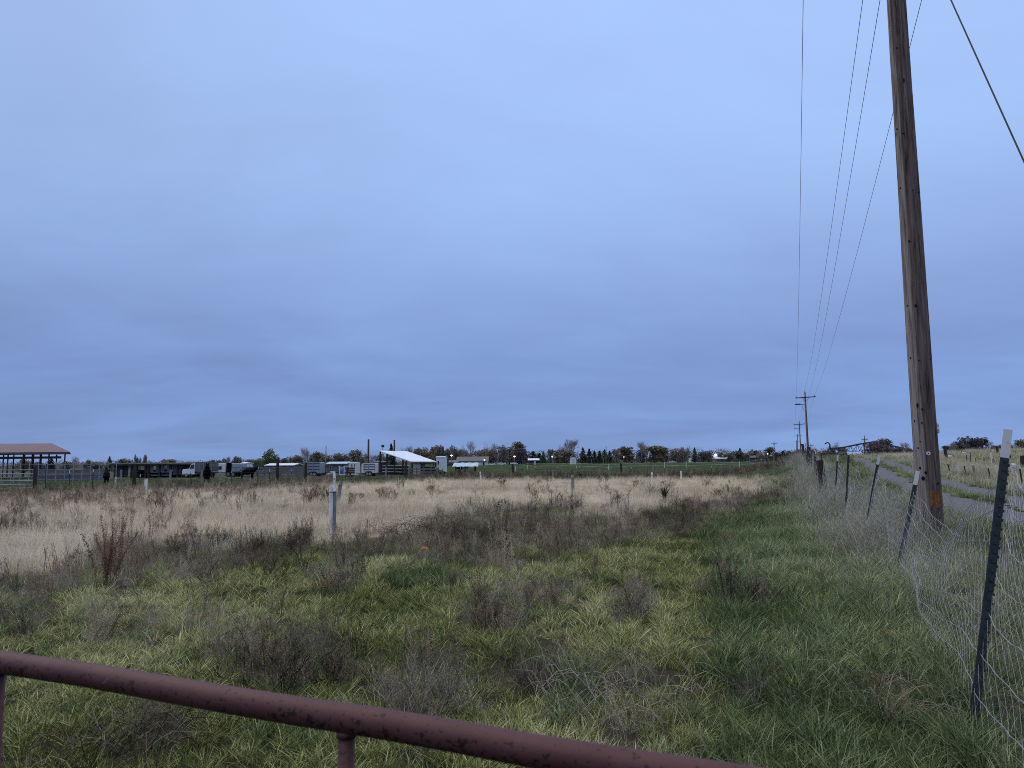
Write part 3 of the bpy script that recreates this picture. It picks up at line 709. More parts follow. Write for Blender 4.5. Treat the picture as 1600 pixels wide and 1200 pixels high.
def weeds():
    W = [
     (168, 918, 98, 'dock', M_weed_red, 'rusty red dock weed with tall seed spikes at left edge of the tan grass', 1.0),
     (212, 905, 48, 'upright', M_weed_red, 'smaller rusty brown weed just right of the tall rusty dock weed', 1),
     (285, 892, 46, 'branchy', M_weed_dark, 'dark brown bushy weed, first right of the rusty dock weeds', 1.25),
     (325, 920, 66, 'bush', M_weed, 'broad brown twiggy weed below the dark bushy weed, left of the white field post', 1.1),
     (395, 880, 42, 'branchy', M_weed_dark, 'dark spreading weed midway between rusty dock and white field post', 1.3),
     (425, 905, 50, 'bush', M_weed, 'brown weed just left of the dark thistle by the yellow grass', 1.1),
     (475, 888, 52, 'branchy', M_weed_dark, 'nearly black thistle skeleton just below and left of the white field post', 1.15),
     (522, 925, 42, 'bush', M_weed, 'low brown weed in yellow green grass below the white field post', 1.9),
     (400, 1062, 80, 'upright', M_weed, 'brown stalky weed at the left of the large weed patch above the red gate', 1.2),
     (450, 1082, 88, 'bush', M_weed, 'large dense brown weed bush above the middle of the red gate rail', 1.35),
     (520, 1075, 84, 'bush', M_weed, 'dense brown weed bush at the right of the large patch above the red gate', 1.2),
     (640, 1130, 110, 'bush', M_weed_pale, 'large pale grey tangle of twigs above the red gate, right of the gate post', 1.25),
     (700, 1120, 92, 'bush', M_weed_pale, 'pale twiggy bush at right end of the grey tangle', 1.1),
     (432, 985, 70, 'upright', M_weed, 'tall brown stalks standing above the large brown weed patch', .7),
     (765, 985, 66, 'bush', M_weed, 'reddish brown weed bush alone in green grass at mid picture', 1.35),
     (865, 955, 46, 'upright', M_weed, 'brown stalky weed in green grass right of the reddish weed bush', 1.3),
     (985, 965, 56, 'bush', M_weed, 'brown weed bush in grass between mid picture and the wire fence', 1.2),
     (1140, 950, 78, 'upright', M_weed_dark, 'dark stalky weed standing nearest the green strip along the fence', 1.0),
     (1175, 945, 62, 'bush', M_weed, 'brown bush right beside the dark stalky weed near the fence', 1.0),
     (835, 1085, 70, 'bush', M_weed_dark, 'dark weed clump in grass just above the right end of gate rail', 1.2),
     (965, 1100, 58, 'mat', M_weed_pale, 'pale tangled weed mat right of the blue green grass tuft', 1.0),
     (1175, 1105, 62, 'bush', M_weed_pale, 'grey weed bush in the green grass left of nearest steel fence post', 1.0),
     (200, 1185, 62, 'mat', M_weed, 'brown collapsed weed mat under the left half of the red gate rail', .9),
     (170, 1010, 56, 'upright', M_weed, 'thin brown weeds in yellow grass above left end of the gate rail', 1.5),
     (40, 1000, 46, 'bush', M_weed_dark, 'dark weed bush at the left edge above the gate rail', 1.2),
     (30, 938, 34, 'branchy', M_weed_dark, 'dark weed at the left edge of the tan grass', 1.1),
     (1395, 1100, 40, 'mat', M_weed_pale, 'pale tangled weed mat left of the nearest steel fence post', 1.2),
     (960, 800, 34, 'upright', M_weed_dark, 'dark brown weed left of the green spiky bush in the tan field', 1.7),
     (895, 815, 42, 'branchy', M_weed_dark, 'dark branchy weed in the brown band at the middle of field', 1.0),
     (840, 830, 54, 'upright', M_weed, 'tall brown stalks in the brown band at mid field', 1.3),
     (775, 825, 50, 'upright', M_weed, 'tall brown stalks at the left end of the brown band', 1.2),
     (665, 847, 32, 'mat', M_weed_dark, 'dark tangled weed heap directly behind the orange ball', 1.0),
     (745, 858, 36, 'branchy', M_weed_dark, 'black dead weed lying right of the orange ball', 1.5),
     (390, 812, 17, 'bush', M_weed, 'small round tumbleweed alone in the tan field left of the white post', 1.2),
     (443, 799, 12, 'branchy', M_weed_dark, 'low dark weed between the tumbleweed and the white field post', 2.2),
     (548, 800, 24, 'upright', M_weed_dark, 'dark forked weed just right of the white field post', .8),
     (556, 842, 22, 'branchy', M_weed_dark, 'small dark weed at the foot of the white field post', .8),
     (1160, 812, 34, 'upright', M_weed, 'brown weed at right end of the brown strip near the fence', 1.2),
     (930, 905, 46, 'upright', M_weed, 'single brown stalk weed in green grass below the brown band', .6),
     (710, 925, 30, 'upright', M_weed, 'low brown stalks in yellow grass left of mid picture', 1.2),
    ]
    for i, (px, py, h, k, m, lb, w) in enumerate(W): place_weed(px, py, h, k, m, lb, wid=w, v=i % 4)
    o = place_weed(1039, 786, 30, 'rosette', M_weed_green, 'dark green spiky bush alone in the tan field', 'spiky_bush', 'bush', wid=.75)
    g = np.random.default_rng(5); n = 0
    while n < 60:                                  # weeds poking out of the straw, further out
        px, py = g.uniform(20, 1200), g.uniform(757, 800)
        p = ground(px, py); z = zones([p.x], [p.y])
        if z['tan'][0] < .6: continue
        k, m = [('upright', M_weed_dark), ('branchy', M_weed_dark), ('bush', M_weed), ('upright', M_weed_red)][g.integers(0, 4)]
        place_weed(0, 0, g.uniform(10, 20) * (1 + (py - 757) / 60), k, m, 'small dried brown weed scattered among others in the far tan grass', group='small weeds scattered in the tan grass', v=int(g.integers(0, 4)), P=p, wid=g.uniform(.9, 1.6)); n += 1
    # the mass nobody could count
    cw = source_coll('weed_mass', [weed(k, 900 + i) for i, k in enumerate(('bush', 'upright', 'upright', 'branchy', 'bush', 'mat'))], M_weed)
    A, S, T = [], [], []
    for y0, y1, d, sc in ((3, 6, 11, .42), (6, 10, 8, .48), (10, 18, 8, .60), (18, 40, 4.0, .68), (40, 70, .7, .9)):
        x, y = sample(y0, y1, d); z = zones(x, y); u = g.uniform(0, 1, len(x))
        k = (u < z['brown'] ** 1.3 * .85 + .012 * (y < 40)) & (z['s'] < -.3); x, y = x[k], y[k]
        A.append(pts(x, y)); S.append(sc * g.uniform(.45, 1.25, len(x))); T.append(np.clip(.45 + .5 * wav(x, y, 4) + g.normal(0, .2, len(x)), 0, 1))
    # the dark hedge of weeds along the far side of the field and along the corrals
    n = 1500; px = g.uniform(-60, 1245, n); yy = np.interp(px, [-60, 300, 560, 700, 1245], [60, 72, 78, 72, 67]) + g.normal(0, 3.0, n)
    x = (px - 800) / F * yy; A.append(pts(x, yy)); S.append(g.uniform(.55, 1.15, n) * np.where(px > 640, 1.0, np.where(px < 420, .25, .55))); T.append(g.uniform(0, .45, n))
    n = 950; px = g.uniform(-60, 520, n); yy = np.interp(px, [-60, 200, 520], [42, 48, 62]) - g.gamma(1.6, 7, n) * np.interp(px, [0, 520], [1.1, .6]); yy = np.maximum(yy, 17); x = (px - 800) / F * yy; A.append(pts(x, yy)); S.append(g.uniform(.4, .95, n)); T.append(g.uniform(.2, .95, n))
    P = np.concatenate(A); print('weeds', len(P))
    scatter('weed_cover', cw, 6, P, np.concatenate(S), np.concatenate(T), tilt=.1, label='brown dried weeds growing in bands and patches over the field')
weeds()

# ---------------------------------------------------------------- red pipe gate in front of the camera
def build_gate():
    zr = 1.155
    A = at_z(0, 1033, zr); B = at_z(800, 1166, zr); d = (B - A).normalized()
    hinge = None
    t = 0                                   # run on to the fence line
    p = B.copy()
    while p.x < fence_x(p.y) - .06 and t < 4: p += d * .02; t += .02
    L0 = A - d * 3.4; L1 = p - d * .08
    root = thing('pipe_gate', (L0.x, L0.y, 0), 'maroon painted pipe gate with rust spots across the foreground', 'gate', math.atan2(d.y, d.x))
    ln = (L1 - L0).length
    def rail(z, r, nm='rail'):
        mb = MB(); n = 40
        mb.tube([(ln * i / n, .0012 * math.sin(i * 2.1), z + .0015 * math.sin(i * 1.3)) for i in range(n + 1)], r, 20); return mb.build(nm, M_gate, root, True)
    top = rail(zr, .0245, 'top_rail')
    for z in (.86, .60, .36, .15): rail(z, .018)
    R = R3
    for px in (542, -1):
        q = at_z(px, np.interp(px, [0, 800], [1033, 1166]), zr); u = (q - L0).length
        mb = MB(); mb.tube([(u, 0, .15), (u, 0, zr - .018)], .0145, 14); mb.tube([(u, 0, zr - .030), (u, 0, zr - .019)], .0175, 14); mb.build('upright', M_gate, root, True)
    for u in (.02, ln - .02):
        mb = MB(); mb.tube([(u, 0, .12), (u, 0, zr)], .0245, 16); mb.ball((u, 0, zr), .0245, 14, 8); mb.build('end_post', M_gate, root, True)
    # a scratch in the paint
    q = at_z(190, np.interp(190, [0, 800], [1033, 1166]), zr); u = (q - L0).length
    mb = MB(); pp = []
    for i in range(9):
        a = math.radians(118 - i * 13) ; pp.append((u + .012 - .0045 * i + .002 * math.sin(i * 2.0), -math.cos(math.radians(i * 15 + 15 )) * 0 - .0246 * math.sin(math.radians(20 + i * 9)), zr + .0246 * math.cos(math.radians(20 + i * 9))))
    mb.tube(pp, .0008, 5); mb.build('scratch', flat('pale_scratch', (.30, .20, .19), .6), root)
    return L1 + d * .14
GATE_END = build_gate()

# ---------------------------------------------------------------- fences
def steel_post(parent, B, T, name='steel_post', near=True, tip=.17, inground=.05):
    """T section with studs, white tip"""
    B = Vector(B); T = Vector(T); ax = (T - B).normalized(); L = (T - B).length
    u = Vector((.93, -.36, 0)); u = (u - ax * u.dot(ax)).normalized(); v = ax.cross(u)
    M = Matrix((u, v, ax)).transposed().to_4x4(); M.translation = B
    w = .046 if near else .05
    def prof(mb, z0, z1):
        zc, hz = (z0 + z1) / 2, z1 - z0
        mb.box((0, 0, zc), (w, .006, hz), M=M); mb.box((0, .0235, zc), (.007, .041, hz - .002), M=M)
    mb = MB(); prof(mb, -inground - .3, L - tip)
    if near:
        z = .05
        while z < L - tip: mb.box((.004, -.008, z), (.014, .010, .018), M=M); mb.box((w / 2 + .003, -.001, z + .026), (.007, .008, .016), M=M); z += .054
    o = mb.build(name, M_tpost, parent)
    mb = MB(); prof(mb, L - tip, L); mb.build('white_tip', M_tip, o)
    return o
def wood_post(parent, B, top, r=.08, mat=None, name='wooden_post', lean=(0, 0), n=10):
    mb = MB(); B = Vector(B); h = top - B.z
    pts_ = [B + Vector((lean[0] * t, lean[1] * t, h * t)) + Vector((random.gauss(0, .006), random.gauss(0, .006), 0)) for t in (-.15, 0, .3, .6, .85, 1)]
    mb.tube(pts_, [r * 1.05, r * 1.05, r, r * .97, r * .95, r * .9], n); 
    return mb.build(name, mat or M_dkwood, parent)
def build_wire_fence():
    root = thing('wire_fence', (0, 0, 0), 'sagging woven wire fence on dark steel posts along the gravel track', 'fence')
    P = []
    g = GATE_END; gp = Vector((g.x, g.y, h1(g.x, g.y)))
    wood_post(root, gp, 1.75, .09, M_dkwood); P.append((gp, Vector((gp.x, gp.y, 1.5))))
    for bx, by, tx, ty, Y in ((1519, 1140, 1575, 671, 4.35), (1405, 922, 1434, 736, 8.9), (1352, 862, 1374, 711, 12.9), (1321, 806, 1326, 709, 17.3), (1305, 796, 1309, 711, 20.6)):
        B = on(bx, Y); B = Vector((at(bx, by, Y).x, Y, h1(at(bx, by, Y).x, Y))); T = at(tx, ty, Y)
        steel_post(root, B, T, tip=.03 if bx == 1321 else .17); P.append((B, T - (T - B).normalized() * .25))
    B = on(1285.5, 25); wood_post(root, B, topz(1281, 719, 25), .125, M_dkwood, lean=(-.10, 0)); P.append((B, Vector((B.x, B.y, B.z + 1.3))))
    for Y, k in ((29.5, 's'), (34, 's'), (38, 's'), (44, 's'), (50, 'w'), (56, 's'), (62, 's'), (70, 'w'), (78, 's'), (88, 'w'), (100, 's'), (115, 'w'), (135, 'w')):
        x = float(fence_x(Y)); B = Vector((x, Y, h1(x, Y)))
        if k == 'w': wood_post(root, B, B.z + 1.55 + random.uniform(-.1, .2), .13, M_dkwood, lean=(random.gauss(0, .08), 0))
        else: steel_post(root, B, B + Vector((random.gauss(.06, .05), 0, 1.55 + random.uniform(-.1, .15))), near=False)
        P.append((B, B + Vector((0, 0, 1.3))))
    rg = np.random.default_rng(21)
    sags = [.10, .34, .16, .22, .18, .15, .1]
    for i in range(len(P) - 1):
        (B0, T0), (B1, T1) = P[i], P[i + 1]; L = (B1 - B0).length
        nrm = (B1 - B0).cross(Vector((0, 0, 1))).normalized()
        sg = sags[i] if i < len(sags) else .06 * min(2, L / 5)
        ph = rg.uniform(0, 6.28, 6)
        def pt(u, v):
            b = B0.lerp(B1, u); t = T0.lerp(T1, u)
            if i < 7:
                gx = b.x; gz = h1(b.x, b.y); b = Vector((b.x, b.y, gz)) if 0 < u < 1 else b
            s_ = sg * 4 * u * (1 - u) * (1 + .35 * math.sin(u * 9 + ph[0])) * v
            wob = .030 * math.sin(u * L * 2.1 + ph[1] + v * 2) + .010 * math.sin(u * L * 6.3 + ph[2] + v * 5)
            q = b.lerp(t, .03 + v * .97); q = q + Vector((0, 0, -s_ + .4 * wob * v)) + nrm * (wob + .10 * math.sin(u * 3.14) * math.sin(v * 4 + ph[3]))
            return q
        detail = i < 6
        n = max(6, int(L / (.10 if i < 4 else .3 if detail else 1.2)))
        rows = (.0, .12, .26, .42, .58, .74, .88, 1.0) if i < 9 else (.3, .65, 1.0)
        for v in rows:
            mb = MB(); a, b_ = rg.uniform(0, 6.28, 2)
            mb.tube([pt(k / n, v + (.008 * math.sin(k * .5 + a) + .004 * math.sin(k * 2.3 + b_)) * (v > 0)) for k in range(n + 1)], .0023 if i < 3 else .0030 if i < 7 else .005, 4 if i < 4 else 3, False)
            mb.build('wire', M_galv, root)
        if detail:                                   # hexagonal netting
            p = .055 if i < 3 else .09; nr = 22 if i < 3 else 13; ns = int(L / p); mb = MB(); rr = .0008 if i < 2 else .0010
            for j in range(ns):
                pp = []
                for k in range(nr + 1):
                    u = (j + .5 + (.5 if (j + k) % 2 else -.5) * .96) / ns
                    pp.append(pt(min(1, max(0, u)), k / nr))
                mb.tube(pp, rr, 3, False)
            mb.build('netting', M_net, root)
build_wire_fence()

def line_fence(name, label, posts, wires, matw, rw=.006, cat='fence'):
    """posts: (px, top_py, Y, kind)"""
    root = thing(name, on(posts[0][0], posts[0][2]), label, cat); o0 = root.location.copy()
    ends = []
    for px, ty, Y, k in posts:
        B = on(px, Y); T = topz(px, ty, Y)
        if k == 's': q = steel_post(root, B, B + Vector((random.gauss(0, .05), 0, T - B.z)), near=False, tip=.2)
        elif k == 'w': q = wood_post(root, B, T, .13, M_dkwood)
        elif k == 'g': q = wood_post(root, B, T, .085, M_gywood)
        else: q = wood_post(root, B, T, .065, M_whitepost, name='white_post')
        q.location = -o0; ends.append(B)
    for v in wires:
        mb = MB(); pp = []
        for a, b in zip(ends[:-1], ends[1:]):
            for t in (0, .25, .5, .75): q = a.lerp(b, t); pp.append((q.x - o0.x, q.y - o0.y, q.z + v - .05 * 4 * t * (1 - t) - o0.z))
        pp.append((ends[-1].x - o0.x, ends[-1].y - o0.y, ends[-1].z + v - o0.z)); mb.tube(pp, rw, 4, False); mb.build('wire' if rw < .02 else 'rail', matw, root)
    return root
line_fence('field_fence', 'wire fence of mixed dark and grey posts crossing left half of the field', [
    (73, 720, 48, 's'), (110, 735, 48.5, 's'), (146, 733, 49, 's'), (190, 734, 53, 'g'), (211, 729, 52, 'w'), (219, 741, 53, 's'), (267, 734, 56, 'g'), (300, 735, 57, 's'), (316, 735, 58, 'g'), (345, 736, 59, 's'),
    (362, 735, 60, 's'), (403, 729, 62, 's'), (422, 733, 63, 's'), (434, 717, 64, 'w'), (455, 733, 65, 's'), (478, 723, 66, 'w'), (540, 734, 70, 's'), (603, 730, 74, 'g'), (634, 726, 77, 'w'), (681, 730, 80, 's')], (.35, .7, 1.0, 1.25), M_steel, .0045)
line_fence('pasture_fence', 'thin wire fence with two black posts along the edge of the green pasture', [
    (692, 729, 82, 's'), (720, 729, 82, 's'), (757, 729, 83, 's'), (801, 725, 83, 'w'), (836, 728, 84, 's'), (872, 729, 84, 's'), (905, 728, 85, 's'), (937, 728, 85, 'g'), (970, 724, 85, 'w'), (986, 730, 85, 's'), (1020, 728, 86, 'g'), (1038, 729, 86, 's'),
    (1078, 726, 87, 's'), (1112, 728, 87, 's'), (1141, 726, 88, 'g'), (1147, 729, 88, 'g'), (1182, 726, 89, 's'), (1226, 719, 90, 'w')], (.4, .8, 1.15), M_steel, .005)
line_fence('paddock_fence', 'pale post fence standing farther out across the green pasture', [
    (805, 729, 128, 'p'), (824, 727, 150, 'p'), (846, 727, 150, 'g'), (876, 725, 160, 'g'), (901, 728, 150, 'p'), (951, 726, 128, 'p'), (985, 725, 140, 'g'), (1014, 725, 150, 'g'), (1038, 723, 150, 'p'), (1072, 723, 140, 'p'), (1117, 722, 150, 'g'), (1155, 720, 140, 'p'), (1197, 720, 150, 'g')], (.5, 1.0), M_whitepost, .012)
def far_fence():
    posts = [(p, 717.5 - (p - 900) * .0085, 262, 'g') for p in range(905, 1230, 19)]
    line_fence('boundary_fence', 'distant post and wire fence along far edge of the green pasture', posts, (.5, 1.0), M_gywood, .012)
far_fence()
def board_fence(name, label, px0, px1, Y0, Y1, topy, boards, mat, npost, cover=.72):
    A = on(px0, Y0); B = on(px1, Y1); zt = topz((px0 + px1) / 2, topy, (Y0 + Y1) / 2); h = zt - A.z
    L = math.hypot(B.x - A.x, B.y - A.y)
    root = thing(name, A, label, 'fence', math.atan2(B.y - A.y, B.x - A.x))
    for i in range(npost + 1):
        MB().box((L * i / npost, .06, h / 2 - .1), (.14 if boards != 4 or cover > .5 else .07, .1, h + .3)).build('post', mat, root)
    for k in range(boards):
        z = h * (k + .55) / boards
        MB().box((L / 2, 0, z), (L, .035, h / boards * cover)).build('board', mat, root)
    return root
board_fence('board_fence', 'grey board corral fence between the far red roofed barn and the black horse', 52, 166, 80, 84, 734.5, 3, M_board, 9, .9)
board_fence('board_fence', 'grey board corral fence between the white trailer and silver stock trailer', 378, 475, 92, 88, 729, 4, M_board, 8, .7)
board_fence('board_fence', 'low grey board fence under the white roofed shed, right side', 640, 684, 90, 88, 731, 3, M_board, 4, .5)
board_fence('pipe_corral_fence', 'tall grey pipe corral fence with thin rails in front of the red roofed barn', -40, 182, 72, 76, 722.5, 4, M_pipe, 16, .09)
def corral_gate():
    A = on(-40, 47); B = on(55, 47.5); L = math.hypot(B.x - A.x, B.y - A.y); zt = topz(20, 734, 47); h = zt - A.z
    root = thing('corral_gate', A, 'long grey pipe gate with six rails at the far left edge', 'gate', math.atan2(B.y - A.y, B.x - A.x))
    for k in range(6):
        mb = MB(); mb.tube([(0, 0, h * (k + 1) / 6.1), (L, 0, h * (k + 1) / 6.1)], .025, 8); mb.build('rail', M_pipe, root)
    for i in range(4):
        mb = MB(); mb.tube([(L * (i + .02) / 3.05, 0, .15), (L * (i + .02) / 3.05, 0, h)], .028, 8); mb.build('upright', M_pipe, root)
    p = on(56.5, 47); q = wood_post(None, (0, 0, 0), topz(56, 729, 47) - p.z, .13, M_dkwood, 'gate_post'); q.location = p; tag(q, 'thick dark wooden post at right end of the far left pipe gate', 'post')
corral_gate()

# lone posts in the field
def lone(px, top, Y, r, mat, label, name='field_post', lean=0, square=False, group=None):
    p = on(px, Y); h = topz(px, top, Y) - p.z
    root = thing(name, p, label, 'post', group=group)
    if square:
        MB().box((0, 0, h / 2 - .1), (r * 2, r * 2, h + .2)).build('post_body', mat, root, bev=.006)
        MB().box((0, 0, h + .015), (r * 2.3, r * 2.3, .03)).build('cap', mat, root, bev=.006)
    else:
        q = wood_post(root, (0, 0, 0), h, r, mat, 'post_body', lean=(lean, 0))
        mb = MB(); mb.tube([(r * -.9 + lean * .75, -r, h * .8), (lean * .75, -r * 1.35, h * .8), (r + lean * .75, -r, h * .8)], .012, 5); mb.build('staple', M_steel, root)
    return root
def main_post():
    P = ground(519.5, 840); h = topz(519, 762, P.y) - P.z; Y = P.y
    k = Y / F
    root = thing('white_fence_post', P, 'tall square white post in the tan field, nearest of the white posts', 'post', .35)
    MB().box((-3.2 * k, 0, h / 2 - .05), (5.2 * k, 5 * k, h + .1)).build('white_face', M_whitepost, root, bev=.004)
    MB().box((2.2 * k, .5 * k, h / 2 - .08), (5.4 * k, 3.5 * k, h + .0)).build('grey_post', flat('grey_green_paint', (.19, .20, .20), .7, scale=12, c2=(.13, .14, .14)), root, bev=.004)
    MB().box((-3.2 * k, 0, h + .02), (4.2 * k, 4.2 * k, .05)).build('cap', M_whitepost, root, bev=.004)
    mb = MB(); mb.tube([(-6.2 * k, -2.7 * k, h * .91), (5 * k, -2.7 * k, h * .91), (5 * k, 2.8 * k, h * .91)], .006, 5); mb.build('wire_tie', M_steel, root)
main_post()
lone(522.5, 737, 27, .045, M_whitepost, 'thin pale stake showing just above the tall square white post', lean=.0)
lone(528, 751, 29, .075, M_gywood, 'short leaning grey post just right of the tall white post', lean=.14)
lone(229.5, 749, 41, .06, M_whitepost, 'thin white post in the tan field near the long dark shed', square=True)
lone(182, 745, 55, .06, M_whitepost, 'short white post in green grass just right of the far black horse')
lone(752, 737, 52, .055, M_whitepost, 'thin pale post in the tan field, first right of the white roofed shed', lean=-.08)
lone(863.5, 734, 64, .075, M_gywood, 'short pale wooden post at back of the tan field below the tiny white shed')
lone(894.5, 742, 38, .09, M_gywood, 'weathered grey wooden post in the middle of the tan field')
lone(1018.5, 738, 47, .06, M_whitepost, 'white post in the tan field left of the dark green spiky bush')
lone(1063.5, 736, 58, .06, M_whitepost, 'white post in the tan field right of the dark green spiky bush')

# hillside stakes right of the track
def hillside():
    L = [(1480, 719, 1475, 697, 'w', 'dark leaning post on the hillside, first right of the power pole'), (1486, 744, 1480, 721, 's', 'thin leaning stake on the hillside just right of the power pole'),
         (1501, 744, 1495, 727, 'p', 'pale leaning stake on the hillside, second from the power pole'), (1510, 744, 1505.5, 724, 's', 'dark steel stake on the hillside beside a pale leaning stake'),
         (1511, 726, 1510, 708, 's', 'thin dark stake high on the hillside below the dark trees'), (1524, 744, 1520.5, 733, 'g', 'short grey stake low on the hillside midway to nearest steel post'), (1525.5, 725, 1523.5, 716, 's', 'short dark stake high on the hillside'),
         (1517, 726, 1515.5, 703, 's', 'tall thin stake at the crest under the dark trees'), (1538, 727, 1537, 719, 'g', 'stubby grey stake high on the hillside left of the nearest steel post'),
         (1549, 754, 1543, 727, 's', 'dark steel stake with pale top left of the nearest steel post'), (1551, 728, 1548.5, 707, 'p', 'tall pale stake on the upper hillside left of the nearest steel post'), (1553, 730, 1551.5, 719, 'g', 'short stake beside the tall pale stake on the upper hillside'),
         (1559.5, 744, 1557.5, 731, 'p', 'short pale stake on the hillside behind the nearest steel post'), (1558.5, 710, 1557.5, 697, 'w', 'dark stubby post at the crest behind nearest steel post'),
         (1598.5, 764, 1592.5, 727, 's', 'dark steel stake at the right edge of the picture'), (1598, 733, 1597, 712, 'w', 'dark post at the far right edge high on hillside')]
    for bx, by, tx, ty, k, lb in L:
        p = ground(bx, by, 160)
        if p.y > 110: p = on(bx, 75)
        T = at(tx, ty, p.y); h = max(T.z - p.z, .5)
        if k == 's':
            root = thing('stake', p, lb, 'stake', group='stakes on the hillside'); steel_post(root, (0, 0, 0), (T.x - p.x, 0, h), near=False, name='post_body', tip=.12)
        else:
            q = wood_post(None, (0, 0, 0), h, .05 if k != 'w' else .11, {'p': M_tip, 'g': M_gywood, 'w': M_dkwood}[k], 'stake', lean=(T.x - p.x, 0)); q.location = p; tag(q, lb, 'stake', 'stakes on the hillside')
    p = ground(1583.5, 746, 160); k = p.y / F
    root = thing('mailbox', p, 'small white box on a white post on the hillside at right', 'mailbox')
    MB().box((0, 0, 9 * k), (2.6 * k, 2 * k, 18 * k + .1)).build('post_body', M_tip, root)
    mb = MB(); mb.box((1 * k, 0, 18 * k), (6 * k, 5 * k, 3.4 * k)); mb.tube([(-2 * k, 0, 19.7 * k), (4 * k, 0, 19.7 * k)], 1.7 * k, 8); mb.build('box', M_white, root)
    for px, py, w, lb in ((1485, 716, 5, 'white bucket on the hillside just right of the power pole'), (1507, 711, 5, 'white object like a low tub high on the hillside')):
        p = ground(px, py, 160)
        if p.y > 110: p = on(px, 80)
        k = p.y / F; root = thing('bucket' if 'bucket' in lb else 'tub', p, lb, 'container')
        mb = MB(); mb.tube([(0, 0, 0), (0, 0, w * k)], [w * k * .42, w * k * .52], 12); mb.build('shell', M_white, root, True); mb = MB(); mb.tube([(-w * k * .5, 0, w * k), (0, 0, w * k * 1.3), (w * k * .5, 0, w * k)], .02, 5); mb.build('handle', M_steel, root)
hillside()

# ---------------------------------------------------------------- power line
def catenary(A, B, sag, n=40):
    return [A.lerp(B, i / n) + Vector((0, 0, -sag * 4 * (i / n) * (1 - i / n))) for i in range(n + 1)]
def far_pole(px, Y, top_py, label, arm_m=2.7, group='power poles in line along the track', bottom_px=None, lamp=False):
    p = on(px if bottom_px is None else bottom_px, Y); T = at(px, top_py, Y); h = T.z - p.z; lean = T.x - p.x
    root = thing('power_pole', p, label, 'power pole', group=group)
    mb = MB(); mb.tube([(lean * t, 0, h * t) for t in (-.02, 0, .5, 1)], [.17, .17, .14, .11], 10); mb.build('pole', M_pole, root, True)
    d = Vector((.93, -.36, 0)); za = h - .06 * h * 0 - .75
    c = Vector((lean * za / h, -.16, za))
    if arm_m:
        M = Matrix.Translation(c) @ Matrix.Rotation(math.atan2(d.y, d.x), 4, 'Z') @ Matrix.Rotation(-.035, 4, 'Y')
        MB().box((0, 0, 0), (arm_m, .10, .13), M=M).build('crossarm', M_dkwood, root)
        mb = MB(); 
        for s in (-1, 1): mb.tube([M @ Vector((s * .55, 0, -.03)), Vector((lean * (za - .6) / h, -.13, za - .6))], .02, 5)
        mb.build('brace', M_steel, root)
        for s in (-1, 1):
            mb = MB(); b = M @ Vector((s * (arm_m / 2 - .12), 0, .06)); mb.tube([b, b + Vector((0, 0, .12)), b + Vector((0, 0, .26))], [.025, .065, .05], 8); mb.build('insulator', M_ins, root, True)
        mb = MB(); mb.tube([(lean, 0, h), (lean, 0, h + .15), (lean, 0, h + .38)], [.03, .07, .05], 8); mb.build('insulator', M_ins, root, True)
    else: M = Matrix.Translation(c)
    if lamp:                                         # cut-out arm below the crossarm
        z = h - 2.0; q = MB(); q.tube([(lean * z / h, -.1, z + .15), (lean * z / h - .9, -.12, z + .25)], .035, 6); q.tube([(lean * z / h - .1, -.1, z - .9), (lean * z / h - .55, -.12, z - .2), (lean * z / h - .5, -.12, z + .2)], .02, 5); o = q.build('fuse_bracket', M_steel, root)
        q = MB(); q.box((lean * z / h - 1.15, -.12, z + .25), (.75, .25, .16)); q.build('fuse_holder', M_steel, o)
    return root, p, M, h, lean
fp2 = far_pole(1257.5, 106, 613, 'tall wooden power pole with crossarm, nearest of the far line of poles', 2.75, bottom_px=1263.5, lamp=True)
fp3 = far_pole(1248.7, 190, 658.5, 'second far power pole with crossarm, just left of the taller one', 2.7, bottom_px=1252, lamp=True)
fp4 = far_pole(1246, 280, 678, 'third power pole of the far line, small crossarm on the horizon', 2.7)
fp5 = far_pole(1244.5, 360, 688, 'farthest power pole of the line, tiny on the horizon', 2.7)
far_pole(1209.5, 285, 690, 'lone power pole on the horizon left of the line of poles', 2.2, group=None)
far_pole(1267, 285, 693, 'short pole on the horizon right of the line of poles', 2.0, group=None)
far_pole(1351, 190, 682, 'pole rising behind the irrigation truss', 1.6, group=None)
far_pole(947, 262, 697, 'slim pole standing before dark conifers at mid horizon', 0, group=None)
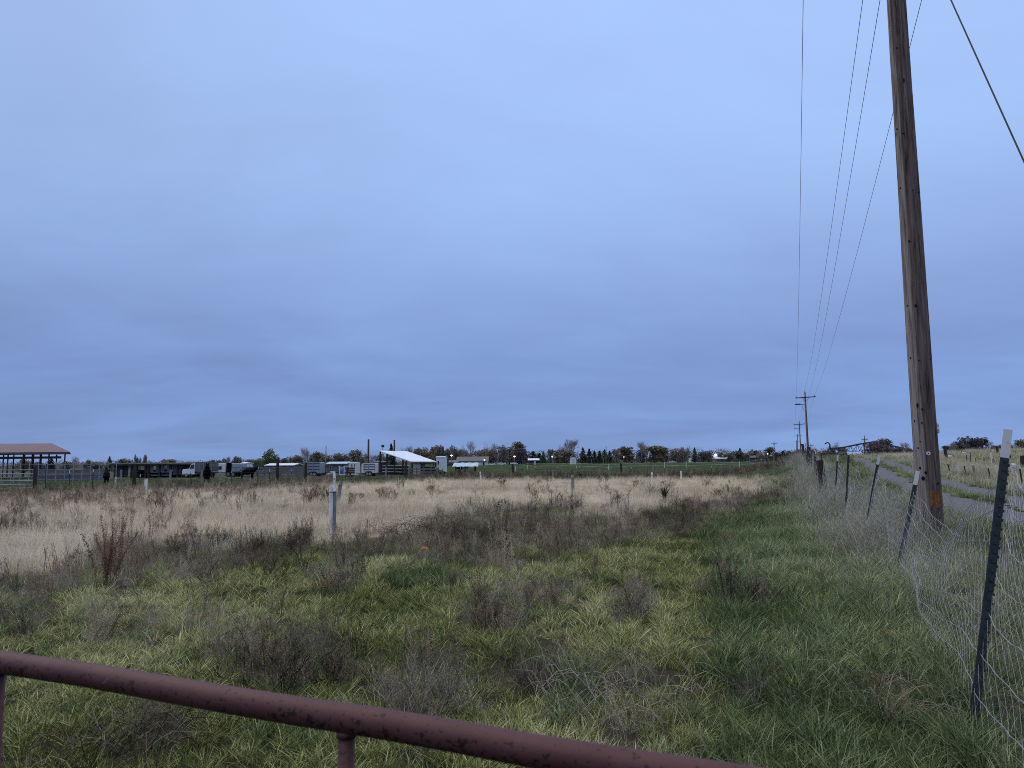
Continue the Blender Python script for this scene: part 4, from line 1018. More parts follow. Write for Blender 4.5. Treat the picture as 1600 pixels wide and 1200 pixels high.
def near_pole():
    Y = 11.5; x0 = at(1455, 838, Y).x; B = Vector((x0, Y, h1(x0, Y)))
    T0 = at(1400.5, 0, Y); ax = (T0 - B) / (T0.z - B.z)          # per metre of height
    top = 12.6; h = top - B.z
    root = thing('utility_pole', B, 'big weathered wooden utility pole at right beside the gravel track', 'utility pole')
    zs = [-.4, 0, .12, .3, .6, 1, 1.5, 2, 3, 4, 5, 6, 7, 8, 9, 10, 11, h]
    dp = math.hypot(B.y, B.x)
    r0, rt = .181, .135
    mb = MB(); N = 28; pts_ = []; rs = []
    for z in zs:
        pts_.append(Vector((ax.x * z, 0, z))); rs.append(r0 + (rt - r0) * min(1, max(0, z) / 9.5) + .012 * math.exp(-max(0, z) / .4))
    mb.tube(pts_, rs, N)
    g = random.Random(4); col = [g.uniform(-.007, .007) for _ in range(N)]      # flutes and cracks along the grain
    col[15] = -.022; col[20] = -.016; col[24] = -.02
    k = len(zs)
    for i in range(k):
        for j in range(N):
            v = Vector(mb.v[i * N + j]); c = pts_[i]; d = (v - c); d.normalize(); a = col[j] * (.5 + .5 * math.sin(i * .7 + j) ** 2) + g.uniform(-.003, .003); mb.v[i * N + j] = tuple(v + d * a)
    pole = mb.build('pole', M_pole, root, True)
    def surf(px, py, out=.0):                 # a point on the pole's skin under a pixel
        q = at(px, py, Y); z = q.z - B.z; r = np.interp(z, zs, rs); dx = q.x - B.x - ax.x * z; dx = max(-r * .97, min(r * .97, dx)); vdir = Vector((-B.x, -B.y, 0)).normalized(); side = Vector((-vdir.y, vdir.x, 0))
        s = max(-.97, min(.97, dx / r)); nrm = (vdir * math.sqrt(1 - s * s) + Vector((1, 0, 0)) * s).normalized()
        return Vector((ax.x * z, 0, z)) + nrm * (r + out), nrm
    # strip of fresh orange wood
    mb = MB(); g = random.Random(2); cols = np.linspace(1452, 1470, 7); rows = 9; V = []
    for c_ in range(7):
        t_ = 765 + g.uniform(-3, 3) + (2 if c_ in (0, 6) else 0); b_ = 782 + g.uniform(-3, 13)
        V.append([surf(cols[c_] + (r_ / rows) * 2.0, t_ + (b_ - t_) * r_ / rows, .004 + g.uniform(0, .006))[0] for r_ in range(rows + 1)])
    for c_ in range(6):
        for r_ in range(rows): mb.quad(V[c_][r_], V[c_][r_ + 1], V[c_ + 1][r_ + 1], V[c_ + 1][r_])
    mb.build('bare_wood_patch', M_strip, root)
    # round tag, pale plate, staples, dark knot holes
    p_, n_ = surf(1450, 708.5, .006); mb = MB(); mb.tube([p_ - n_ * .01, p_ + n_ * .006], .030, 16); tg = mb.build('round_tag', M_tip, root); mb = MB(); mb.tube([p_ + n_ * .004, p_ + n_ * .012], .008, 8); mb.build('nail', M_steel, tg)
    mb = MB()
    for i in range(4): p_, n_ = surf(1459.5 + (i % 2) * .6, 664.5 + i * 3.2, .010); mb.ball(p_, .028, 8, 6, (1, .8, 1.3))
    mb.build('insulator_clip', M_tip, root, True)
    M_hole = flat('knot_hole', (.008, .006, .006), .95); mb = MB(); g = random.Random(8)
    for px, py, w in ((1427, 658, 4), (1440, 661, 4), (1436, 690, 3), (1435, 731, 5), (1446, 738, 6), (1441, 747, 9), (1464, 730, 4), (1461, 755, 5), (1414, 478, 4), (1448, 496, 3), (1431, 480, 6), (1420, 560, 4), (1436, 565, 4), (1449, 563, 3), (1441, 640, 5), (1400, 203, 4), (1411, 213, 4), (1405, 295, 4), (1420, 380, 5), (1401, 80, 4), (1431, 305, 3), (1415, 160, 3), (1425, 303, 4), (1448, 610, 3), (1432, 700, 4)):
        p_, n_ = surf(px, py, -.002); s_ = w * .0030; mb.ball(p_, s_, 8, 6, (1, 1, 1.25))
    mb.build('knot', M_hole, root)
    # crossarm and hardware above the frame
    d = Vector((.93, -.36, 0)); za = h - .55; c = Vector((ax.x * za, 0, za)) + Vector((-.12, -.15, 0))
    far = [fp2[2] @ Vector((-1.255, 0, .32)), None, None, fp2[2] @ Vector((1.255, 0, .32))]
    b2 = fp2[1]; far[0] += b2; far[3] += b2; far[1] = b2 + Vector((fp2[4], 0, fp2[3] + .38)); far[2] = b2 + fp2[2] @ Vector((.40, 0, .12))
    offs = []
    def crossing(a, i):
        A = B + c + d * a + Vector((0, 0, .35 if i != 1 else .55))
        pr = [proj(*q) for q in catenary(A, far[i], SAG[i], 160)]
        for (x1, y1), (x2, y2) in zip(pr[:-1], pr[1:]):
            if y1 < 0 <= y2: return float(x1 + (x2 - x1) * (-y1) / (y2 - y1))
        return None
    SAG = (1.0, 1.1, 1.1, 1.0)
    for i, tx in enumerate((1255, 1348, 1375, 1440)):
        lo, hi = -3, 3
        for _ in range(40):
            m = (lo + hi) / 2; v = crossing(m, i)
            if v is None: break
            if v < tx: lo = m
            else: hi = m
        offs.append((lo + hi) / 2)
    print('wire offsets', offs)
    a0, a1 = min(offs) - .15, max(offs) + .15
    M = Matrix.Translation(c) @ Matrix.Rotation(math.atan2(d.y, d.x), 4, 'Z')
    MB().box(((a0 + a1) / 2, 0, 0), (a1 - a0, .10, .13), M=M).build('crossarm', M_dkwood, root)
    lbs = ('thin power wire, leftmost of the four running to the far pole', 'thin power wire, second from left of the four', 'thin power wire, third from left of the four', 'thin power wire, rightmost, passing behind the big utility pole')
    for i, a in enumerate(offs):
        zz = .35 if i != 1 else .55
        q = M @ Vector((a, 0, .06)); mb = MB(); mb.tube([q, q + Vector((0, 0, zz * .4)), q + Vector((0, 0, zz - .06))], [.025, .06, .045], 8); mb.build('insulator', M_ins, root, True)
        A = B + c + d * a + Vector((0, 0, zz)); mb = MB()
        pp = catenary(A, far[i], SAG[i], 60)
        nx = [fp3, fp4]; cur = far[i]
        for f in nx:
            t = f[1] + (f[2] @ Vector((-1.23, 0, .32)) if i == 0 else f[2] @ Vector((1.23, 0, .32)) if i == 3 else f[2] @ Vector((.35, 0, .12)) if i == 2 else Vector((f[4], 0, f[3] + .38)))
            pp += catenary(cur, t, .9, 16)[1:]; cur = t
        mb.tube([p - A for p in pp], .0072, 5, False); o = mb.build('power_wire', M_steel, None, True, loc=A); tag(o, lbs[i], 'wire', 'power wires overhead')
    # guy wire to the right
    best = None
    for z in np.arange(9.0, h, .02):
        q = B + Vector((ax.x * z, 0, z)); X, Yp = proj(*q); e = abs(float(X) - (1480 + 120 / 247 * float(Yp)))
        if best is None or e < best[0]: best = (e, z)
    z = best[1]; A = B + Vector((ax.x * z + .14, 0, z)); E = at_z(1480 + 120 / 247 * 930, 930, .5); E.z = h1(E.x, E.y) - .05
    print('guy', best, E)
    mb = MB(); mb.tube([p - A for p in catenary(A, E, .02, 12)], .011, 6); o = mb.build('guy_wire', M_steel, None, True, loc=A); tag(o, 'thick dark guy cable slanting down to the right from the utility pole', 'cable')
near_pole()

# orange ball lying in the weeds
def ball():
    p = ground(664, 864); r = 6.3 / F * p.y
    root = thing('pumpkin', p + Vector((0, 0, r * .72)), 'small round orange pumpkin lying in brown weeds at mid field', 'pumpkin')
    mb = MB(); n, m = 24, 12
    mb.ball((0, 0, 0), r, n, m, (1, 1, .86))
    for i, v in enumerate(mb.v):
        a = math.atan2(v[1], v[0]); s_ = 1 + .045 * math.cos(8 * a) * (1 - abs(v[2]) / r); mb.v[i] = (v[0] * s_, v[1] * s_, v[2] - .12 * r * math.exp(-(v[0] ** 2 + v[1] ** 2) / (r * .35) ** 2) * (1 if v[2] > 0 else -1))
    mb.build('shell', flat('orange_skin', (.62, .20, .045), .5, c2=(.48, .13, .03), scale=14), root, True)
    mb = MB(); mb.tube([(0, 0, r * .7), (.1 * r, 0, r * .95), (.25 * r, 0, r * 1.1)], [.14 * r, .1 * r, .11 * r], 7); mb.build('stem', M_gywood, root)
ball()
def puff():
    p = ground(165, 915); p = Vector((p.x, p.y, p.z)); h = .10
    root = thing('dandelion', p, 'single white dandelion seed head in grass left of the brown weeds', 'flower')
    mb = MB(); mb.tube([(0, 0, 0), (.01, 0, h)], .003, 5); mb.build('stem', M_weed_green, root)
    mb = MB(); g = random.Random(3)
    for i in range(120):
        d = Vector((g.gauss(0, 1), g.gauss(0, 1), g.gauss(0, 1))).normalized() * .028; u = d.orthogonal().normalized() * .005; mb.add([Vector((.01, 0, h)) + d - u, Vector((.01, 0, h)) + d + u, Vector((.01, 0, h)) + d * .3], [(0, 1, 2)])
    mb.build('seed_head', M_tip, root)
puff()

# ---------------------------------------------------------------- buildings
def red_barn():
    Y0, Y1, Y2 = 100, 106.5, 113
    e = at(109, 706, Y0); zE = e.z; rz_ = topz(60, 692.8, Y1); xR = e.x; x0 = at(-150, 700, Y0).x
    xr = at(81, 693, Y1).x; xB = at(111, 706, Y2).x
    o = Vector((x0, Y0, 0)); root = thing('open_barn', (x0, Y0, 0), 'open hay barn with dull red metal roof at far left', 'barn')
    P = lambda x, y, z: (x - x0, y - Y0, z)
    mb = MB(); th = .12
    mb.slab(P(x0 - 8, Y0, zE), P(xR, Y0, zE), P(xr, Y1, rz_), P(x0 - 8, Y1, rz_), th); mb.slab(P(x0 - 8, Y1, rz_), P(xr, Y1, rz_), P(xB, Y2, zE), P(x0 - 8, Y2, zE), th)
    mb.add([P(xR, Y0, zE + .004), P(xB, Y2, zE + .004), P(xr, Y1, rz_ + .002), P(xR, Y0, zE - .1), P(xB, Y2, zE - .1), P(xr, Y1, rz_ - .1)], [(0, 1, 2), (5, 4, 3), (0, 3, 4, 1)])
    r = mb.build('roof', M_roofred, root)
    MB().box(P((x0 + xR) / 2, Y0 + .02, zE - .16), (xR - x0, .12, .16)).build('fascia', M_roofred, r)
    for px in (12, 36, 50, 62.5, 76, 101):
        p = on(px, Y0 + .4); MB().box(P(p.x, Y0 + .4, zE / 2 - .1), (.13, .13, zE - .1)).build('post', M_dkwood, root)
    for px in (5, 21, 38, 52, 64, 88):
        p = on(px, Y2 - .4); MB().box(P(p.x, Y2 - .4, zE / 2 - .1), (.14, .14, zE - .1)).build('post', M_dkwood, root)
    zb = topz(50, 715, Y0); MB().box(P((x0 + xR) / 2 - .7, Y0 + .45, zb), (xR - x0 - 1.4, .1, .32)).build('rail', M_dkwood, root)
    a = at(-40, 708, Y1).x; b = at(56, 708, Y1).x; MB().box(P((a + b) / 2, Y1, topz(20, 707.5, Y1)), (b - a, 3.0, .55)).build('hay_loft', M_dkboard, root)
red_barn()
def long_shed():
    Y = 96; A = on(178, Y); B = on(297, Y); L = B.x - A.x; zt = topz(236, 723, Y); h = zt - A.z; D = 4.5
    root = thing('long_shed', A, 'long low dark open fronted shed behind the black horses', 'shed')
    mb = MB(); mb.slab((-.4, -.6, h), (L + .4, -.6, h), (L + .4, D, h - .25), (-.4, D, h - .25), .16); mb.build('roof', M_gywood, root)
    MB().box((L / 2, -.52, h - .24), (L + .6, .08, .2)).build('fascia', M_dkboard, root)
    for i, px in enumerate((180, 192, 206, 214, 228, 233, 250, 267, 278, 294)):
        x = on(px, Y).x - A.x; MB().box((x, 0, h / 2 - .15), (.28 if i in (3, 5, 7) else .18, .2, h - .2)).build('post', M_dkwood, root)
    MB().box((L / 2, D - .2, .5), (L, .1, 1.1)).build('back_wall', M_dkboard, root)
    for a, b in ((178, 200), (283, 297)):
        x0, x1 = on(a, Y).x - A.x, on(b, Y).x - A.x; MB().box(((x0 + x1) / 2, .12, h * .5 - .1), (x1 - x0, .08, h * .78)).build('side_panel', M_dkboard, root)
    for a, b in ((219, 231), (235, 248), (252, 264)):
        x0, x1 = on(a, Y).x - A.x, on(b, Y).x - A.x; MB().box(((x0 + x1) / 2, 1.6, h * .6), (x1 - x0, .06, h * .5)).build('pale_sheet', M_galvpanel, root)
    x0, x1 = on(269, Y).x - A.x, on(283, Y).x - A.x; MB().box(((x0 + x1) / 2, .3, h * .55), (x1 - x0, .06, h * .7)).build('pale_sheet', M_board, root)
    x = on(205, Y).x - A.x; MB().box((x, .25, h * .5), (.55, .06, h * .7)).build('pale_sheet', M_galvpanel, root)
    for a, b in ((235, 248), (252, 264)):
        x0, x1 = on(a, Y).x - A.x, on(b, Y).x - A.x
        for z in (.35, .75): MB().box(((x0 + x1) / 2, .2, z), (x1 - x0, .05, .10)).build('feed_rail', M_pipe, root)
long_shed()
def white_roof_shed():
    Yn, Yf = 94, 103
    D = at(643, 721, Yn); C = at(682, 721, Yn + .5); B_ = at(636, 705, Yf + .5); A = at(593, 704, Yf)
    o = on(650, Yn); root = thing('loafing_shed', o, 'open sided shed with sloping bright white metal roof', 'shed')
    f = lambda p: p - o
    mb = MB(); mb.slab(f(D), f(C), f(B_), f(A), .10); r = mb.build('roof', M_roofwhite, root)
    mb = MB(); n = (C - D).cross(A - D).normalized() * .14
    for t in (.15, .5, .85): mb.tube([f(D.lerp(C, t) - n), f(A.lerp(B_, t) - n)], .06, 4)
    mb.build('purlin', M_dkwood, r)
    def post(p, frac=1, mat=M_dkwood, w=.2):
        g = h1(p.x, p.y); MB().box((p.x - o.x, p.y - o.y, (p.z - .15 + g) / 2 - o.z), (w, w, p.z - .12 - g)).build('post', mat, root)
    for t in (.03, .5, .97): post(D.lerp(C, t)); post(A.lerp(B_, t))
    post(D.lerp(A, .5)); post(C.lerp(B_, .5)); post(D.lerp(A, .25)); post(D.lerp(A, .75))
    # pale panel under the front corner and dark rails across
    q0 = at(646, 722, Yn + .8); q1 = at(657, 722, Yn + .9); MB().box(((q0.x + q1.x) / 2 - o.x, .9, .75), (q1.x - q0.x, .08, 1.4)).build('pale_panel', M_white, root)
    q0 = at(657, 722, Yn + .8); q1 = at(682, 722, Yn + .9); MB().box(((q0.x + q1.x) / 2 - o.x, .95, .55), (q1.x - q0.x, .08, 1.0)).build('dark_panel', M_dkboard, root)
    for z in (.4, .8, 1.2):
        a = D.lerp(A, .03); b = D.lerp(A, .9); mb = MB(); mb.tube([(a.x - o.x, a.y - o.y, z), (b.x - o.x, b.y - o.y, z)], .05, 5); mb.build('rail', M_pipe, root)
    b0 = A.lerp(D, .06); b1 = B_.lerp(C, .06); MB().box(((b0.x + b1.x) / 2 - o.x, (b0.y + b1.y) / 2 - o.y, .55), (b1.x - b0.x, .1, 1.2)).build('back_wall', M_dkboard, root)
white_roof_shed()
def box_house(name, label, cat, px0, px1, Y, eave_y, ridge_y, depth, wall, roofm, windows=(), door=None, over=.25, yaw=0, gable_x=False, win_h=(.35, .75)):
    A = on(px0, Y); B = on(px1, Y); L = B.x - A.x; he = topz(px0, eave_y, Y) - A.z; hr = topz(px0, ridge_y, Y) - A.z
    root = thing(name, A, label, cat, yaw)
    MB().box((L / 2, depth / 2, he / 2 - .1), (L, depth, he + .2)).build('wall', wall, root)
    mb = MB()
    if gable_x:      # ridge runs away from the viewer
        for s in (-1, 1):
            e = (L / 2 + s * (L / 2 + over)); a, b, c, d = (e, -over, he), (L / 2, -over, hr), (L / 2, depth + over, hr), (e, depth + over, he)
            mb.slab(*((a, b, c, d) if s < 0 else (d, c, b, a)), .1)
        mb.add([(0, .01, he - .01), (L, .01, he - .01), (L / 2, .01, hr - .1), (0, .2, he - .01), (L, .2, he - .01), (L / 2, .2, hr - .1)], [(0, 1, 2), (5, 4, 3)], .5)
    else:
        mb.slab((-over, -over, he), (L + over, -over, he), (L + over, depth / 2, hr), (-over, depth / 2, hr), .1); mb.slab((-over, depth / 2, hr), (L + over, depth / 2, hr), (L + over, depth + over, he), (-over, depth + over, he), .1)
        for x in (.02, L - .02): mb.add([(x, 0, he - .1), (x, depth, he - .1), (x, depth / 2, hr - .1)], [(0, 1, 2)], .5)
    mb.build('roof', roofm, root)
    for w0, w1 in windows:
        x0, x1 = on(w0, Y).x - A.x, on(w1, Y).x - A.x; z0, z1 = he * win_h[0], he * win_h[1]
        fr = MB().box(((x0 + x1) / 2, -.03, (z0 + z1) / 2), (x1 - x0, .08, z1 - z0)).build('window', M_white, root)
        MB().box(((x0 + x1) / 2, -.075, (z0 + z1) / 2), ((x1 - x0) * .82, .02, (z1 - z0) * .85)).build('pane', M_glass, fr)
    if door:
        x0, x1 = on(door[0], Y).x - A.x, on(door[1], Y).x - A.x; dd = MB().box(((x0 + x1) / 2, -.03, he * .4), (x1 - x0, .08, he * .8)).build('door', door[2] if len(door) > 2 else M_dkboard, root); MB().box((x1 - .12, -.09, he * .4), (.06, .05, .06)).build('handle', M_pipe, dd)
    return root
box_house('small_shed', 'white boxy shed attached at right end behind the white roofed shed', 'shed', 681.5, 695, 99, 714, 713, 3.2, M_white, M_roofwhite, windows=((684.0, 686.2),), over=.05, win_h=(.55, .8))
box_house('house', 'long low pale house with grey roof left of the orange yard lamp', 'house', 715, 761, 236, 720.5, 713.5, 8, M_housewall, M_roofgrey, windows=((731, 734), (746, 748), (722, 724)), door=(754.5, 756.5), over=.5)
box_house('small_house', 'small pale outbuilding at left end of the long pale house', 'house', 702, 715, 234, 722, 719, 6, M_housewall, M_roofgrey, windows=((706, 708),), over=.3)
box_house('small_shed', 'small dark shed with flat white roof between orange lamp and tiny white shed', 'shed', 827, 841, 236, 719, 716.2, 4, M_dkboard, M_roofwhite, door=(834, 837, M_white), over=.4)
box_house('small_shed', 'tiny white gabled shed on the edge of the green pasture', 'shed', 891.5, 900.5, 232, 714.5, 710.5, 2.2, M_white, M_roofgrey, door=(894.5, 897.5, M_housewall), over=.15, gable_x=True)
box_house('house', 'far grey house with pale sloping roof beside the bright white lamp', 'house', 1120, 1140, 284, 716.5, 711.5, 8, M_board, M_roofwhite, windows=((1124, 1126), (1131, 1133)), over=.5)
box_house('house', 'pale house half hidden among trees left of the bright white lamp', 'house', 1082, 1096, 300, 715.5, 711.5, 8, M_housewall, M_roofgrey, windows=((1086, 1088), (1091, 1093)), over=.4)
box_house('house', 'long dark low house with pale roof edge beneath the lamp by the hedge', 'house', 1162, 1204, 290, 715, 711.5, 8, M_board, M_roofgrey, windows=((1170, 1172), (1180, 1182)), door=(1190, 1192), over=.5)
box_house('small_house', 'pale rooftop rising over the grey board corral near the large green tree', 'house', 376, 383, 170, 724, 722, 5, M_white, M_roofwhite, windows=((378, 380),), over=.2)
box_house('long_shed', 'long low shed with pale roof right of the large green tree', 'shed', 416, 458, 140, 727, 724, 6, M_board, M_roofwhite, door=(430, 433), over=.3)
def lean_to():
    Y = 118; A = on(711, Y); B = on(743, Y); L = B.x - A.x; zt = topz(727, 725.5, Y) - A.z
    root = thing('lean_to', A, 'low lean-to with pale blue tin roof below the long pale house', 'shed')
    mb = MB(); n = 12; prev = None
    for i in range(n + 1):
        x = -.4 + (L + .8) * i / n; w = .05 * math.sin(i * 1.9); r = ((x, -.6, zt - .35 + w), (x, 2.8, zt + .25 + w))
        if prev: mb.slab(prev[0], r[0], r[1], prev[1], .05)
        prev = r
    mb.build('roof', M_roofblue, root)
    for x in (.1, L * .5, L - .1):
        for y in (-.4, 2.5): MB().box((x, y, zt / 2 - .15), (.16, .16, zt - .2)).build('post', M_dkwood, root)
    MB().box((L * .48, .6, .45), (L * .30, .8, .7)).build('feed_bin', M_galvpanel, root)
    MB().box((L * .3, 2.4, .6), (L * .6, .08, 1.1)).build('back_wall', M_dkboard, root)
lean_to()
# tall bare posts by the shed
for px, ty, Y, r, lb in ((575.5, 687, 97, .14, 'tall dark bare pole standing left of the white roofed shed'), (616, 688, 106, .14, 'dark bare pole rising behind the white roofed shed'), (509, 697, 118, .09, 'slim grey pole behind the silver stock trailer'), (598, 697, 112, .06, 'thin pole with small box on top at left end of the white roof'),
                      (1118, 712, 290, .10, 'lamp'), (699.5, 712, 225, .08, 'thin dark post at left of the white yard lamp')):
    if lb == 'lamp': continue
    p = on(px, Y); h = topz(px, ty, Y) - p.z
    root = thing('tall_pole', p, lb, 'pole')
    mb = MB(); mb.tube([(0, 0, -.3), (0, 0, h)], [r, r * .85], 10); mb.build('pole', M_dkwood if 'dark' in lb else M_gywood, root, True)
    if 'box' in lb: MB().box((0, 0, h), (.4, .3, .35)).build('box', M_steel, root)
    else: mb = MB(); mb.tube([(0, 0, h), (0, 0, h + .05)], [r, r * .7], 10); mb.build('cap', M_steel, root)
def yard_lamp(px, py, Y, mat, r, label, arm=0):
    p = on(px, Y); z = topz(px, py, Y) - p.z
    root = thing('yard_lamp', p, label, 'lamp')
    mb = MB(); mb.tube([(arm, .15, -.2), (arm, .15, z + .3), (0, .1, z + .42)], [.09, .07, .05], 8); mb.build('pole', M_gywood, root)
    mb = MB(); mb.tube([(0, 0, z + .42), (0, 0, z + .25), (0, 0, z + .12)], [.08, .22, .30], 10); mb.build('shade', M_steel, root)
    MB().ball((0, -.02, z), r, 10, 8).build('bulb', mat, root, True)
yard_lamp(705.5, 711.5, 232, M_lampw, .24, 'lit white yard lamp before the trees left of the long pale house')
yard_lamp(804, 713, 238, M_lampo, .28, 'lit orange yard lamp on the horizon right of the long pale house')
yard_lamp(863, 713.5, 255, M_lampd, .24, 'small dim lit lamp left of the tiny white shed')
yard_lamp(757, 718.5, 234, M_lampd, .26, 'small lit lamp at the right end wall of the long pale house')
yard_lamp(975, 714, 268, M_lampd, .18, 'faint orange lamp among dark trees at mid horizon')
yard_lamp(1118.5, 710.5, 280, M_lampw, .34, 'brightest lit white lamp on the horizon beside far grey house', arm=.5)
yard_lamp(1200, 709, 284, M_lampd, .24, 'lit lamp just left of the dark hedge near the power poles')

# ---------------------------------------------------------------- vehicles
def wheels(root, xs, y0, y1, r, w=.22):
    for x in xs:
        for y in (y0, y1):
            mb = MB(); mb.tube([(x, y - w / 2, r), (x, y + w / 2, r)], r, 16); o = mb.build('wheel', M_tyre, root)
            mb = MB(); mb.tube([(x, y - w / 2 - .015, r), (x, y + w / 2 + .015, r)], r * .55, 12); mb.build('rim', M_rim, o)
def prism(mb, prof, y0, y1):
    n = len(prof); mb.add([(x, y0, z) for x, z in prof] + [(x, y1, z) for x, z in prof], [tuple(range(n)), tuple(range(2 * n - 1, n - 1, -1))] + [((i + 1) % n, i, i + n, (i + 1) % n + n) for i in range(n)])
def stake_truck():
    Y = 93.4; A = on(285, Y); B = on(331, Y); s = (B.x - A.x) / 5.0
    root = thing('stake_truck', A, 'white cab truck with tall grey stake bed beside the long dark shed', 'truck'); root.scale = (s, 1, max(1, s) * .97)
    mb = MB(); prism(mb, [(0, .45), (0, 1.0), (.12, 1.1), (1.15, 1.18), (1.5, 1.82), (2.15, 1.86), (2.15, .45)], 0, 1.9); mb.build('cab', M_whitecar, root, bev=.05)
    for y, s_ in ((-.012, 1), (1.912, 1)):
        mb = MB(); prism(mb, [(1.27, 1.2), (1.55, 1.74), (2.02, 1.76), (2.02, 1.2)], y - .01, y + .01); mb.build('side_window', M_glass, root)
    mb = MB(); mb.quad((1.16, .12, 1.21), (1.16, 1.78, 1.21), (1.47, 1.70, 1.78), (1.47, .2, 1.78)); o = mb.build('windscreen', M_glass, root); o.location = (-.02, 0, .01)
    for y in (.25, 1.65): MB().box((-.01, y, .85), (.06, .32, .18)).build('headlight', M_galvpanel, root)
    MB().box((-.08, .95, .5), (.12, 1.9, .18)).build('bumper', M_steel, root)
    MB().box((3.65, .95, .72), (2.9, 2.0, .14)).build('bed_floor', M_dkboard, root)
    for y in (-.02, 1.92):
        q = MB().box((3.65, y, 1.45), (2.85, .05, 1.22)).build('bed_side', M_board, root)
        for x in (2.25, 2.95, 3.65, 4.35, 5.05): MB().box((x, y + (-.05 if y < 1 else .05), 1.45), (.09, .05, 1.26)).build('stake', M_gywood, q)
    MB().box((2.23, .95, 1.45), (.05, 1.86, 1.22)).build('bed_front', M_board, root)
    wheels(root, (.75, 4.2), .12, 1.78, .38)
stake_truck()
def white_trailer():
    Y = 98; A = on(333, Y); W = lambda px: on(px, Y).x - A.x; h = topz(345, 723.5, Y) - A.z; L = W(377)
    root = thing('stock_trailer', A, 'white and grey box trailer with black-filled doorway behind the black horses', 'trailer')
    MB().box((W(352) / 2, 1.1, h * .5 + .3), (W(352), 2.2, h - .6)).build('white_front', M_white, root, bev=.06)
    w = MB().box((W(343), -.02, h * .66), (.7, .06, .45)).build('window', M_pipe, root); MB().box((W(343), -.06, h * .66), (.58, .03, .34)).build('pane', M_glass, w)
    MB().box(((W(352) + W(362)) / 2, 1.3, h * .5 + .3), (W(362) - W(352), 1.8, h - .55)).build('doorway_shade_block', M_black, root)  # solid black block stands in for the shade inside the doorway
    MB().box(((W(362) + L) / 2, 1.1, h * .5 + .3), (L - W(362), 2.2, h - .7)).build('grey_rear', M_galvpanel, root, bev=.05)
    for z in (.45, .7): MB().box(((W(362) + L) / 2, -.03, h * z), (L - W(362) - .1, .04, .08)).build('side_rail', M_pipe, root)
    MB().box((L / 2, 1.1, .62), (L, 2.0, .14)).build('chassis', M_steel, root)
    wheels(root, (W(357), W(364)), .1, 2.1, .36)
white_trailer()
def rounded_trailer(label, px0, px1, Y, topy, mat, slats, cat='trailer'):
    A = on(px0, Y); B = on(px1, Y); L = B.x - A.x; h = topz(px0, topy, Y) - A.z
    root = thing('stock_trailer', A, label, cat); z0 = .42; r = .28
    prof = [(0, z0), (0, h - r)] + [(r - r * math.cos(a), h - r + r * math.sin(a)) for a in (.4, .8, 1.2, 1.57)] + [(L - .06, h), (L, h - .06), (L, z0)]
    mb = MB(); prism(mb, prof, 0, 2.0); mb.build('body', mat, root)
    for k in range(slats):
        z = z0 + (h - z0) * (.38 + .5 * k / max(1, slats - 1)); MB().box((L / 2 + .08, -.02, z), (L - .35, .05, .09)).build('air_slot', M_dkboard, root)
    for x in (.35, L * .5, L - .1): MB().box((x, -.03, (z0 + h) / 2), (.07, .06, h - z0 - .3)).build('rib', M_pipe, root)
    MB().box((L / 2, 1, z0 - .06), (L, 1.9, .12)).build('chassis', M_steel, root)
    mb = MB(); mb.tube([(L, 1, z0), (L + .9, 1, z0 - .05)], .05, 6); mb.tube([(L + .8, 1, z0 - .05), (L + .8, 1, 0)], .035, 6); mb.build('hitch', M_steel, root)
    wheels(root, (L * .42, L * .62), .0, 2.0, .33)
rounded_trailer('silver stock trailer with rounded top and side slots behind dark post', 477, 501, 92, 722.5, M_galvpanel, 3)
rounded_trailer('white stock trailer with horizontal side slots left of the white roofed shed', 565, 587, 95, 723.5, M_white, 3)
def car(name, label, px, Y, w_px, mat, cat='car', suv=False, flip=False, yaw=0):
    p = on(px, Y); L = w_px / F * Y; s = L / 4.5
    root = thing(name, p, label, cat, yaw + (math.pi if flip else 0)); root.scale = (s, s, s)
    top = 1.72 if suv else 1.45
    prof = [(-2.25, .35), (-2.25, .82), (-2.1, .95), (-1.1, 1.02), (-.55, top - .03), (.2, top), (1.75 if suv else 1.1, top - .04), (2.2 if suv else 1.75, 1.0), (2.25, .9), (2.25, .35)]
    mb = MB(); prism(mb, prof, -.85, .85); mb.build('body', mat, root, bev=.04)
    for y in (-.86, .86):
        mb = MB(); prism(mb, [(-.98, 1.05), (-.5, top - .1), (.2, top - .08), (1.65 if suv else 1.05, top - .1), (1.9 if suv else 1.5, 1.05)], y - .01, y + .01); mb.build('side_window', M_glass, root)
        for x in (-2.24, 2.24): MB().box((x, y * .75, .78), (.05, .34, .14)).build('headlight' if x < 0 else 'tail_light', M_white if x < 0 else M_rustload, root)
    mb = MB(); mb.quad((-1.1, -.72, 1.05), (-1.1, .72, 1.05), (-.58, .66, top - .08), (-.58, -.66, top - .08)); o = mb.build('windscreen', M_glass, root); o.location.x = -.03; o.location.z = .015
    wheels(root, (-1.4, 1.4), -.78, .78, .33)
    return root
car('parked_suv', 'grey four wheel drive with dark windows right of the silver stock trailer', 521, 92, 22, M_greycar, 'car', True, yaw=.9)
car('parked_car', 'dark low pickup shaped car beside the silver stock trailer', 506, 97, 22, M_darkcar, 'car', yaw=.2)
car('parked_car', 'white car parked right of the long pale house, first of three', 768, 225, 12, M_whitecar)
car('parked_car', 'grey car parked right of the long pale house, middle of three', 776, 230, 13, M_greycar, flip=True)
car('parked_car', 'white car parked right of the long pale house, nearest the orange lamp', 784, 226, 13, M_whitecar, flip=True)
car('parked_car', 'small white car by the foot of the orange yard lamp', 803, 232, 12, M_whitecar)
car('parked_car', 'white car far off before the dark trees right of mid horizon', 1050, 268, 10, M_whitecar)
car('parked_suv', 'dark car in front of the small pale outbuilding, below white lamp', 703, 215, 14, M_darkcar, suv=True)
